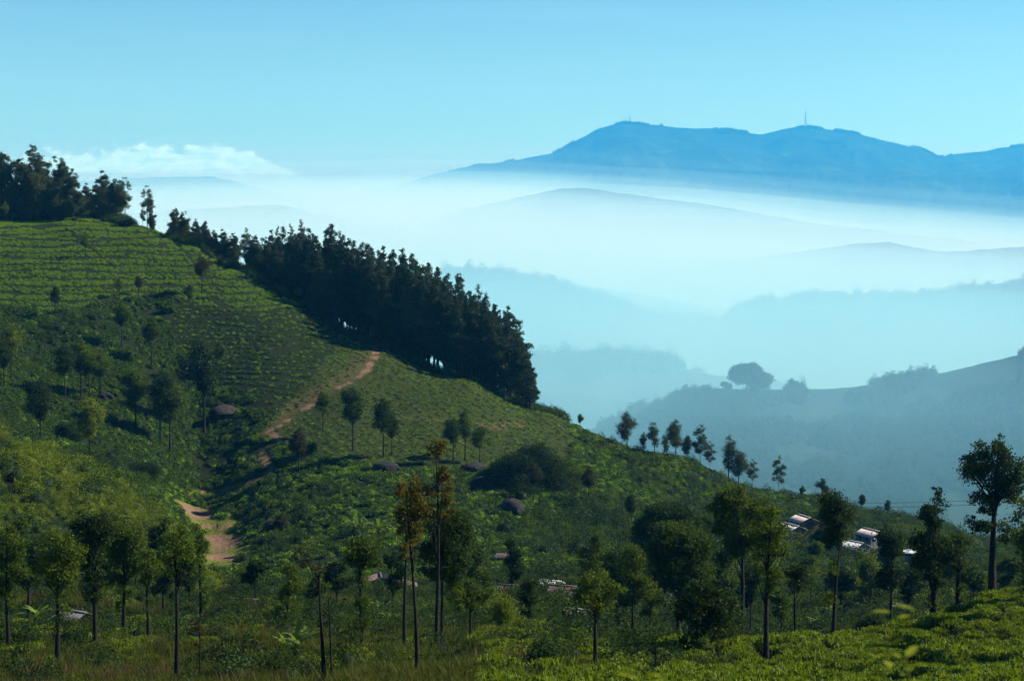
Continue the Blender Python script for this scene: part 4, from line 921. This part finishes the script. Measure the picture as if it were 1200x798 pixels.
# two trees one can pick out in the haze
for px, by, w, hh, lab in ((875, 452, 56, 36, 'huge spreading tree on the hazy ridge across the valley'), (928, 450, 14, 20, 'small lone tree right of the huge tree in the haze'), (852, 454, 16, 12, 'low tree touching the left foot of the huge hazy tree')):
    dq = np.arange(1080., 1300., 3.); uq = dq*0+P(px, by, 1.0)[0]; zq = far_h(uq, dq); D = float(dq[int(np.argmax(zq/dq))])-6; s = D/FPX; r_ = P(px, by, D); z0 = float(far_h(uq[:1], np.array([D]))[0])-1
    B = []; rr = np.random.default_rng(px)
    for j in range(22 if w > 30 else 6):
        a = rr.random()*math.pi; q = rr.random()**.5*.75
        B.append((math.cos(a)*q*w*s*.5, rr.normal()*w*s*.15, hh*s*.22+math.sin(a)*q*hh*s*.68, w*s*.15+.5, w*s*.15+.5, hh*s*.2+.3))
    V, F, T, subs = blob_leaves(B, 14, 1.1, px, clump=.45); tv, tf = tubes(trunk_paths(hh*s*.6, hh*s*.035, subs, px, nlimb=8), 6)
    plant_tree('hazy_tree', lab, 'tree', (r_[0], D, z0), mk_mesh('trunk', tv, tf, M['bark'], True), mk_mesh('crown', V, F, M['dark'], attrs={'tint': T}))
# ------------------------------------------------------------------ houses
def box(x0, x1, y0, y1, z0, z1):
    V = [(x,y,z) for z in (z0,z1) for x,y in ((x0,y0),(x1,y0),(x1,y1),(x0,y1))]
    return V, [(3,2,1,0),(4,5,6,7),(0,1,5,4),(1,2,6,5),(2,3,7,6),(3,0,4,7)]
def join(*bs):
    V = []; F = []
    for v, f in bs:
        F += [tuple(i+len(V) for i in q) for q in f]; V += list(v)
    return V, F
def gable_roof(w, l, h, pitch, over=.45, th=.06, x_off=0):
    r = w/2+over; rise = math.tan(pitch)*r; out = []
    for sx in (-1, 1):
        n = 14; ys = np.linspace(-l/2-over, l/2+over, n+1)   # corrugated sheets lapped along the slope
        for i in range(n):
            dz = .022*(i % 2)
            a, b = ys[i], ys[i+1]
            p = [(sx*r, a, h+dz-.12), (sx*r, b, h+dz-.12), (sx*.02, b, h+rise+dz-.12), (sx*.02, a, h+rise+dz-.12)]
            if sx < 0: p = p[::-1]
            q = [(x, y, z-th) for x, y, z in p]
            out.append((p+q, [(0,1,2,3),(7,6,5,4),(0,4,5,1),(1,5,6,2),(2,6,7,3),(3,7,4,0)]))
    return join(*out)
def house(label, px, py, D, w, l, h, rz, roof, wall, pitch=.38, base_py=None, z_roof_py=None, cat='house', windows=2, chimney=False):
    p = P(px, py, D); g = gz(p[0], D); rise = math.tan(pitch)*(w/2+.45)
    # stand it on the ground, walls run down into the slope
    z = max(g, p[2]-h-rise) if p[2]-g < 14 else g
    h *= .72; rise = math.tan(pitch)*(w/2+.45); t = thing('house', label, cat, (p[0], D, z), rz)
    V, F = box(-w/2, w/2, -l/2, l/2, -max(2.5, z-g+2.5), h)
    # gable triangles
    k = len(V); V = V + [(-w/2,-l/2,h),(w/2,-l/2,h),(0,-l/2,h+math.tan(pitch)*w/2),(-w/2,l/2,h),(w/2,l/2,h),(0,l/2,h+math.tan(pitch)*w/2)]
    me = bpy.data.meshes.new('wall'); me.from_pydata(V, [], F+[(k,k+1,k+2),(k+4,k+3,k+5)]); me.materials.append(M[wall]); link('wall', me, t)
    V, F = gable_roof(w, l, h, pitch); link('roof', mk_mesh('roof', V, F, M[roof]), t)
    V, F = box(-.16, .16, -l/2-.45, l/2+.45, h+rise-.16, h+rise-.02); link('ridge_cap', mk_mesh('ridge_cap', V, F, M[roof]), t)
    V, F = box(-.45, .45, -l/2-.05, -l/2+.02, 0, min(2.0, h-.15)); d = link('door', mk_mesh('door', V, F, M['door']), t)
    V, F = box(.28, .34, -l/2-.10, -l/2-.05, .9, 1.02); link('handle', mk_mesh('handle', V, F, M['steel']), d)
    for i in range(windows):
        for side in (0, 1):
            if side == 0: V, F = box(-w/2*.82+i*w*.55, -w/2*.82+i*w*.55+.8, -l/2-.05, -l/2+.02, h*.42, h*.8); V2, F2 = box(-w/2*.82+i*w*.55+.08, -w/2*.82+i*w*.55+.72, -l/2-.06, -l/2-.045, h*.42+.08, h*.8-.08)
            else: V, F = box(-w/2-.05, -w/2+.02, -l/2*.6+i*l*.45, -l/2*.6+i*l*.45+.9, h*.42, h*.8); V2, F2 = box(-w/2-.06, -w/2-.045, -l/2*.6+i*l*.45+.08, -l/2*.6+i*l*.45+.82, h*.42+.08, h*.8-.08)
            f = link('window', mk_mesh('window', V, F, M['door']), t); link('pane', mk_mesh('pane', V2, F2, M['glass']), f)
    return t
R = math.radians
house('upper house with pinkish tin roof on the right-hand slope below the ridge', 942, 600, 470, 5.0, 5.0, 2.6, R(22), 'tin_pink', 'wall_m')
house('lower house with pale tin roof tucked beside the upper pinkish-roofed house', 927, 610, 462, 4.6, 5.0, 2.5, R(30), 'tin', 'wall_m')
house('long low brown shed below the pair of pinkish roofs', 937, 626, 455, 4.6, 3.4, 1.6, R(-12), 'tin_pink', 'wall_m', .22)
house('house with pinkish-edged roof right of the grey corrugated one', 1022, 616, 440, 4.8, 5.4, 2.6, R(28), 'tin_pink', 'wall_w')
house('house with long grey corrugated roof behind the slender oval tree', 1000, 630, 425, 5.6, 4.6, 2.2, R(40), 'tin', 'wall_w', .35)
house('small hut with bright white roof low on the right between trees', 1056, 704, 300, 2.9, 2.2, 1.6, R(72), 'tin_white', 'wall_b', .25)
house('tiny white-roofed hut high above the bright white one, right', 1067, 641, 400, 2.4, 2.0, 1.6, R(70), 'tin_white', 'wall_w', .25)
house('small grey-blue gabled house half buried in the valley green', 1000, 688, 340, 2.6, 3.0, 1.7, R(35), 'tin', 'wall_b', .6)
house('low blue-grey shed under the slope left of the slender oval tree', 921, 645, 430, 3.6, 2.4, 1.4, R(80), 'tin_brown', 'wall_b', .3)
house('whitewashed house with bright tin roof in the valley centre', 645, 675, 300, 3.2, 2.6, 2.0, R(68), 'tin_white', 'wall_w', .3)
house('long house with rusty brown roof below the whitewashed one', 660, 688, 275, 4.6, 3.0, 2.4, R(72), 'tin_brown', 'wall_b', .35)
house('blue-walled house with pale roof, lowest of the valley centre', 673, 720, 220, 2.8, 2.6, 1.9, R(65), 'tin', 'wall_b', .35)
house('brown-roofed house behind the drop-shaped tree in the valley', 593, 685, 290, 3.4, 2.8, 2.2, R(78), 'tin_brown', 'wall_b', .35)
house('thin white-roofed shed on the slope above the garden plot', 690, 652, 390, 2.8, 1.8, 1.1, R(84), 'tin_white', 'wall_w', .2)
house('stone-grey roofed hut in shadow above the brown-roofed house', 594, 646, 380, 3.6, 3.0, 1.6, R(70), 'tin_brown', 'wall_m', .3)
house('dark grey-roofed shed between the two leftmost shaggy trees', 86, 718, 195, 2.6, 2.4, 1.4, R(62), 'tin_grey', 'wall_m', .3)
house('broad purple-brown roof of a low house below the clearing', 280, 697, 235, 5.6, 4.0, 1.7, R(80), 'tin_brown', 'wall_m', .32)
house('long low brown-roofed shed behind the ivy-covered mushroom tree', 446, 685, 300, 10.5, 3.2, 1.3, R(6), 'tin_brown', 'wall_m', .3)
# ------------------------------------------------------------------ boulders
def boulder(label, px, py, w, h, mat='rock', D=None, Dmin=200, rz=0, squash=.7):
    D = D or hit(px, py, Dmin); s = D/FPX; p = P(px, py, D); g = gz(p[0], D)
    me = bpy.data.meshes.new('boulder'); import bmesh
    bm = bmesh.new(); bmesh.ops.create_icosphere(bm, subdivisions=4, radius=1)
    r = float(px)
    for v in bm.verts:
        c = v.co; a = np.array([[c.x*1.3+r, c.y*1.3+c.z]]) 
        k = 1 + .28*float(fbm(a[:,0], a[:,1], 3, int(r) % 50)[0]) + .10*float(fbm(a[:,0]*3, a[:,1]*3+c.z*2, 3, 7)[0])
        v.co = Vector((c.x*k*w*s*.46, c.y*k*w*s*.46*squash, c.z*k*h*s*.60))
    bm.to_mesh(me); bm.free(); me.materials.append(M[mat])
    for q in me.polygons: q.use_smooth = True
    t = link('boulder', me, None, (p[0], D, g+h*s*.06)); t.rotation_euler = (0, 0, rz)
    return tag(t, label, 'boulder')
boulder('long bare reddish rock slab on the shaded slope beside the dirt track', 266, 488, 44, 18, 'rock_red', Dmin=450, rz=.3)
boulder('purplish round boulder at the foot of the tea slope right of the clearing', 322, 622, 32, 22, 'rock_red', Dmin=400)
boulder('flat dark rock outcrop below the three round-headed trees', 452, 552, 34, 16, 'rock', Dmin=430)
boulder('large dark boulder below the big rounded thicket', 598, 600, 34, 22, 'rock', Dmin=380)
boulder('dark boulder on the slope above the large dark one', 562, 572, 30, 20, 'rock', Dmin=380)
boulder('dark rock at the left foot of the big rounded thicket', 556, 552, 34, 14, 'rock', Dmin=380)
boulder('dark rock under the slim trees of the shaded slope', 122, 468, 24, 12, 'rock', Dmin=430)
boulder('rounded grey boulder under the wide leafy tree at lower left', 164, 764, 36, 22, 'rock', D=132)
boulder('pointed pale boulder just right of the rounded grey one', 188, 762, 30, 26, 'rock', D=130)
boulder('low dark stone near the bottom edge left of the thin trunk', 180, 786, 24, 14, 'rock', D=116)
boulder('grey stone in the tea left of the two large boulders', 146, 744, 20, 12, 'rock', D=150)
boulder('big black boulder in the foreground tea below the vase-shaped tree', 918, 778, 46, 28, 'rock', D=112)
boulder('low dark boulder in the tea near the right foreground', 1106, 772, 26, 14, 'rock', D=108)
boulder('grey boulder above the houses at the valley centre', 498, 650, 22, 14, 'rock', D=360)
# ------------------------------------------------------------------ banana plants
def banana_leaf(seed, L=1.9, Wd=.42):
    r = random.Random(seed); n = 9; V = []; F = []; bend = .7+.7*r.random()
    for i in range(n):
        t = i/(n-1); a = 1.25-bend*t*1.25; x = 0; 
        px_ = sum(math.cos(1.25-bend*1.25*(j/(n-1)))*L/(n-1) for j in range(i)); pz = sum(math.sin(1.25-bend*1.25*(j/(n-1)))*L/(n-1) for j in range(i))
        w = Wd*(.12 if i == 0 else math.sin(math.pi*min(1, .12+.86*t))**.6)*.5
        V += [(px_, -w, pz-.05*w), (px_, 0, pz+.03), (px_, w, pz-.05*w)]
    for i in range(n-1):
        for j in (0, 1): F.append((i*3+j, i*3+3+j, i*3+4+j, i*3+1+j))
    return mk_mesh('leaf', V, F, M['banana'], True, attrs={'tint': np.full(len(F), .3+.6*r.random())})
BL = [banana_leaf(s) for s in range(5)]
tv, tf = tubes([([(0,0,-.5),(0.02,0,.5),(0,0,1.1)], [.14,.12,.08])], 8); BST = mk_mesh('stem', tv, tf, M['banana'], True)
def banana(label, px, py, D, sc=1.0, nl=8):
    p = P(px, py, D); g = gz(p[0], D); r = random.Random(px)
    t = thing('banana_plant', label, 'banana plant', (p[0], D, g), r.random()*6, None, sc)
    link('stem', BST, t)
    for i in range(nl):
        l = link('leaf', BL[i % 5], t, (0, 0, .95)); l.rotation_euler = (0, -.35*r.random() if i % 3 else -.1, i*2.4+r.random()*.4)
        l.rotation_euler[1] = (-.30 if i < 3 else .15)
for a in (('tallest bright banana plant of the clump right of the ivy-choked tree', 348, 748, 150, 1.15), ('banana plant at the left of the bright clump', 335, 750, 154, .8), ('banana plant behind the bright clump', 358, 748, 158, .85),
          ('low banana plant in front of the bright clump', 344, 756, 146, .65), ('glossy banana plant left of the drop-shaped tree', 598, 728, 195, 1.0), ('banana plant beside the blue-walled house', 612, 735, 190, .9),
          ('second glossy banana plant left of the drop-shaped tree', 584, 728, 200, .8), ('banana plant shining white among bushes on the lower tea slope', 418, 618, 420, 1.9), ('banana plant next to the white-shining one on the lower tea slope', 444, 620, 415, 1.7),
          ('banana plant behind the ivy-covered mushroom tree', 446, 718, 240, 1.2), ('small banana plant by the left edge trees', 42, 728, 190, 1.2), ('banana plant below the slender oval tree', 1000, 742, 190, .9), ('banana plant on the valley floor left of the slender oval tree', 956, 722, 250, 1.1),
          ('banana plant near the grey-blue gabled house', 975, 700, 290, 1.2), ('banana plant between the mushroom tree and the golden trees', 456, 735, 200, .9)):
    banana(*a)
# ------------------------------------------------------------------ masts on the far mountain, pole on the middle ridge
def mast(label, px, base_py, top_py, D, w, name='lattice_mast'):
    b = P(px, base_py, D); tpz = P(px, top_py, D)[2]; z0 = float(far_h(np.array([b[0]/D]), np.array([float(D)]))[0]); H = tpz-z0
    t = thing(name, label, 'radio mast', (b[0], D, z0))
    for sx in (-1, 1):
        for sy in (-1, 1):
            tv, tf = tubes([([(sx*w, sy*w, -3), (sx*w*.2, sy*w*.2, H*.8)], [w*.16, w*.12])], 4); link('leg', mk_mesh('leg', tv, tf, M['steel']), t)
    paths = []; n = 8
    for i in range(n):
        a, b2 = i/n*.8, (i+1)/n*.8; wa, wb = w*(1-a), w*(1-b2)
        for s_ in (-1, 1): paths += [([(-wa*s_, -wa, H*a), (wb*s_, -wb, H*b2)], [w*.08]*2), ([(-wa*s_, wa, H*a), (wb*s_, wb, H*b2)], [w*.08]*2)]
    tv, tf = tubes(paths, 3); link('bracing', mk_mesh('bracing', tv, tf, M['steel']), t)
    tv, tf = tubes([([(0,0,H*.78),(0,0,H)], [w*.12, w*.08])], 5); link('antenna', mk_mesh('antenna', tv, tf, M['steel']), t)
mast('tall lattice radio mast on the right-hand hump of the far mountain', 944, 149, 127, 10350, 4.5)
mast('short radio mast on the summit of the far mountain', 738, 144, 133, 10350, 4.5)
mast('second short mast beside the summit mast of the far mountain', 733, 144, 137, 10350, 3.0)
mast('faint thin pole on the misty middle ridge', 660, 222, 211, 6480, 1.6)
# ------------------------------------------------------------------ power line over the valley
def pole(label, px, D, Hh):
    x = (px-600)/FPX*D; z = gz(x, D); t = thing('utility_pole', label, 'utility pole', (x, D, z))
    tv, tf = tubes([([(0,0,-1),(0,0,Hh)], [.14,.10])], 8); link('post', mk_mesh('post', tv, tf, M['bark'], True), t)
    V, F = box(-.9, .9, -.06, .06, Hh-.5, Hh-.38); link('crossarm', mk_mesh('crossarm', V, F, M['bark']), t); return x, D, z+Hh-.3
def at_row(py, D): return P(600, py, D)[2]
xa, Da, _ = -0, 0, 0
a = (12+0*1.0, 0, 0)
def hang(px, D, py):
    q = P(px, py, D); return q[0], D, q[2]-gz(q[0], D)
for lab, px, D, py in (('utility pole hidden among the broad valley trees carrying the wires', 842, 330, 580), ('utility pole beyond the right edge carrying the wires', 1300, 300, 572)):
    x, _, Hh = hang(px, D, py); pole(lab, px, D, Hh)
for lab, dy in (('upper of two thin wires strung over the valley in front of the ridge', 0), ('lower of two thin wires strung over the valley in front of the ridge', 5)):
    A_ = P(842, 581+dy, 330); B_ = P(1300, 573+dy, 300); n = 24
    pts = [A_+(B_-A_)*t+np.array([0, 0, -1.6*4*t*(1-t)]) for t in np.linspace(0, 1, n)]
    tv, tf = tubes([(np.array(pts), np.full(n, .03))], 4); tag(link('power_line', mk_mesh('power_line', tv, tf, M['wire'])), lab, 'wire')
# ------------------------------------------------------------------ person walking on the clearing
def person(px, py, D):
    p = P(px, py, D); g = gz(p[0], D)
    t = thing('person', 'person in dark clothes standing on the bare earth clearing', 'person', (p[0], D, g), .4)
    vs = {'pelvis':(0,0,.93),'waist':(0,0,1.08),'chest':(0,-.01,1.30),'neck':(0,0,1.47),'head':(0,-.02,1.58),'crownh':(0,-.01,1.68),
          'lh':(.09,0,.90),'lk':(.10,-.05,.50),'la':(.11,.03,.09),'lt':(.12,-.12,.04),'rh':(-.09,0,.90),'rk':(-.10,.04,.50),'ra':(-.10,.12,.10),'rt':(-.11,-.03,.04),
          'ls':(.17,0,1.40),'le':(.22,.03,1.13),'lw':(.22,-.08,.90),'lhand':(.21,-.11,.82),'rs':(-.17,0,1.40),'re':(-.22,.06,1.13),'rw':(-.22,.00,.89),'rhand':(-.22,-.03,.81)}
    rad = {'pelvis':.14,'waist':.12,'chest':.15,'neck':.055,'head':.095,'crownh':.07,'lh':.09,'lk':.06,'la':.04,'lt':.035,'rh':.09,'rk':.06,'ra':.04,'rt':.035,'ls':.06,'le':.042,'lw':.028,'lhand':.03,'rs':.06,'re':.042,'rw':.028,'rhand':.03}
    ed = [('pelvis','waist'),('waist','chest'),('chest','neck'),('neck','head'),('head','crownh'),('pelvis','lh'),('lh','lk'),('lk','la'),('la','lt'),('pelvis','rh'),('rh','rk'),('rk','ra'),('ra','rt'),
          ('chest','ls'),('ls','le'),('le','lw'),('lw','lhand'),('chest','rs'),('rs','re'),('re','rw'),('rw','rhand')]
    def skinned(name, keys, f, mat, fingers=False):
        ks = [k for k in vs if k in keys]; V = [vs[k] for k in ks]; E = [(ks.index(a), ks.index(b)) for a, b in ed if a in keys and b in keys]; Rr = [rad[k]*f for k in ks]
        if fingers:
            for side in ('l', 'r'):
                hx_, hy_, hz_ = vs[side+'hand']; b = ks.index(side+'hand')
                for q, (dx, ln) in enumerate(((-.02, .07), (-.007, .085), (.007, .08), (.02, .06))):
                    V.append((hx_+dx*.4, hy_+dx-.01, hz_-ln)); E.append((b, len(V)-1)); Rr.append(.008)
                V.append((hx_, hy_-.045, hz_-.03)); E.append((b, len(V)-1)); Rr.append(.009)
        me = bpy.data.meshes.new(name); me.from_pydata(V, E, []); me.materials.append(M[mat]); o = link(name, me, t)
        sk = o.modifiers.new('skin', 'SKIN'); ss = o.modifiers.new('sub', 'SUBSURF'); ss.levels = ss.render_levels = 1
        for i, v in enumerate(me.skin_vertices[0].data): v.radius = (Rr[i], Rr[i]*.85); v.use_root = (i == 0)
        return o
    skinned('body', set(vs), 1.0, 'skin', True)
    skinned('shirt', {'waist','chest','ls','le','rs','re','pelvis'}, 1.22, 'cloth_r')
    skinned('trousers', {'pelvis','lh','lk','la','rh','rk','ra'}, 1.28, 'cloth_d')
    import bmesh
    bm = bmesh.new(); bmesh.ops.create_uvsphere(bm, u_segments=12, v_segments=8, radius=.105)
    for v in list(bm.verts):
        v.co.y *= 1.1
        if v.co.z < -.02 and v.co.y < .0: bm.verts.remove(v)
    me = bpy.data.meshes.new('hair'); bm.to_mesh(me); bm.free(); me.materials.append(M['hair']); link('hair', me, t, (0, .01, 1.625))
person(255, 621, PD)
# ------------------------------------------------------------------ out-of-focus young plants close to the camera
M['shoot'] = leaf_mat('young_shoot_leaves', (.12, .15, .008), (.26, .30, .02), .4)
def shoot_leaf(L):
    V = [(0,0,0),(L*.3,-L*.20,.01*L),(L*.3,0,-.02*L),(L*.3,L*.20,.01*L),(L*.7,-L*.17,-.02*L),(L*.7,0,-.06*L),(L*.7,L*.17,-.02*L),(L,0,-.12*L)]
    F = [(0,1,2,2),(0,2,3,3),(1,4,5,2),(2,5,6,3),(4,7,5,5),(5,7,6,6)]
    me = bpy.data.meshes.new('leaf'); me.from_pydata(V, [], [tuple(dict.fromkeys(f)) for f in F]); me.materials.append(M['shoot']); 
    me.attributes.new('tint', 'FLOAT', 'FACE').data.foreach_set('value', np.full(len(me.polygons), .6, np.float32)); me.update(); return me
SL = [shoot_leaf(.085), shoot_leaf(.065), shoot_leaf(.10)]
def near_plant(label, px, top_py, D, n, spread, seed):
    r = random.Random(seed); p = P(px, top_py, D); g = gz(p[0], D); H = p[2]-g
    t = thing('young_plant', label, 'plant', (p[0], D, g))
    pts = [(.03*math.sin(k*.8+seed), .02*math.cos(k), H*k/8-.05) for k in range(9)]
    tv, tf = tubes([(pts, [.007-.0006*k for k in range(9)])], 6); link('stem', mk_mesh('stem', tv, tf, M['shoot'], True, attrs={'tint': np.full(len(tv), .2)}), t)
    for i in range(n):
        u = 1-(i/n)*spread/H; u = max(u, .25); k = u*8; a = int(min(k, 7)); f = k-a; q = np.array(pts[a])*(1-f)+np.array(pts[min(a+1, 8)])*f
        l = link('leaf', SL[r.randrange(3)], t, q); l.rotation_euler = (r.uniform(-.4, .4), r.uniform(-.5, .35), i*2.4+r.random())
near_plant('blurred yellow-green young plant close to the camera, lower right', 1040, 692, 7.2, 13, .40, 1)
near_plant('blurred young plant close to the camera, right of the first one', 1062, 752, 6.6, 12, .2, 3)
near_plant('blurred low young plant close to the camera at the bottom centre', 742, 776, 6.4, 12, .12, 2)
near_plant('blurred low sprig beside the bottom centre plant', 768, 786, 6.9, 9, .1, 5)
# trees that stand just beyond the right edge and shade the tea slope
OFF = ((1238, 101, 9.0, 'nearest'), (1262, 112, 10.5, 'second nearest'), (1330, 118, 12, 'tall middle one'), (1240, 128, 11, 'slim one at the middle'), (1300, 138, 12.5, 'tallest'), (1236, 147, 10.5, 'second farthest'), (1290, 158, 11.5, 'farthest'))
for k_, (px, D, hgt, which) in enumerate(OFF):
    x = (px-600)/FPX*D; tm, cm_ = (HATD+HATS)[k_]
    plant_tree('slim_tree', 'tree just beyond the right edge of the tea slope, '+which, 'tree', (x, D, gz(x, D)), tm, cm_, None, k_*1.0, hgt/10)
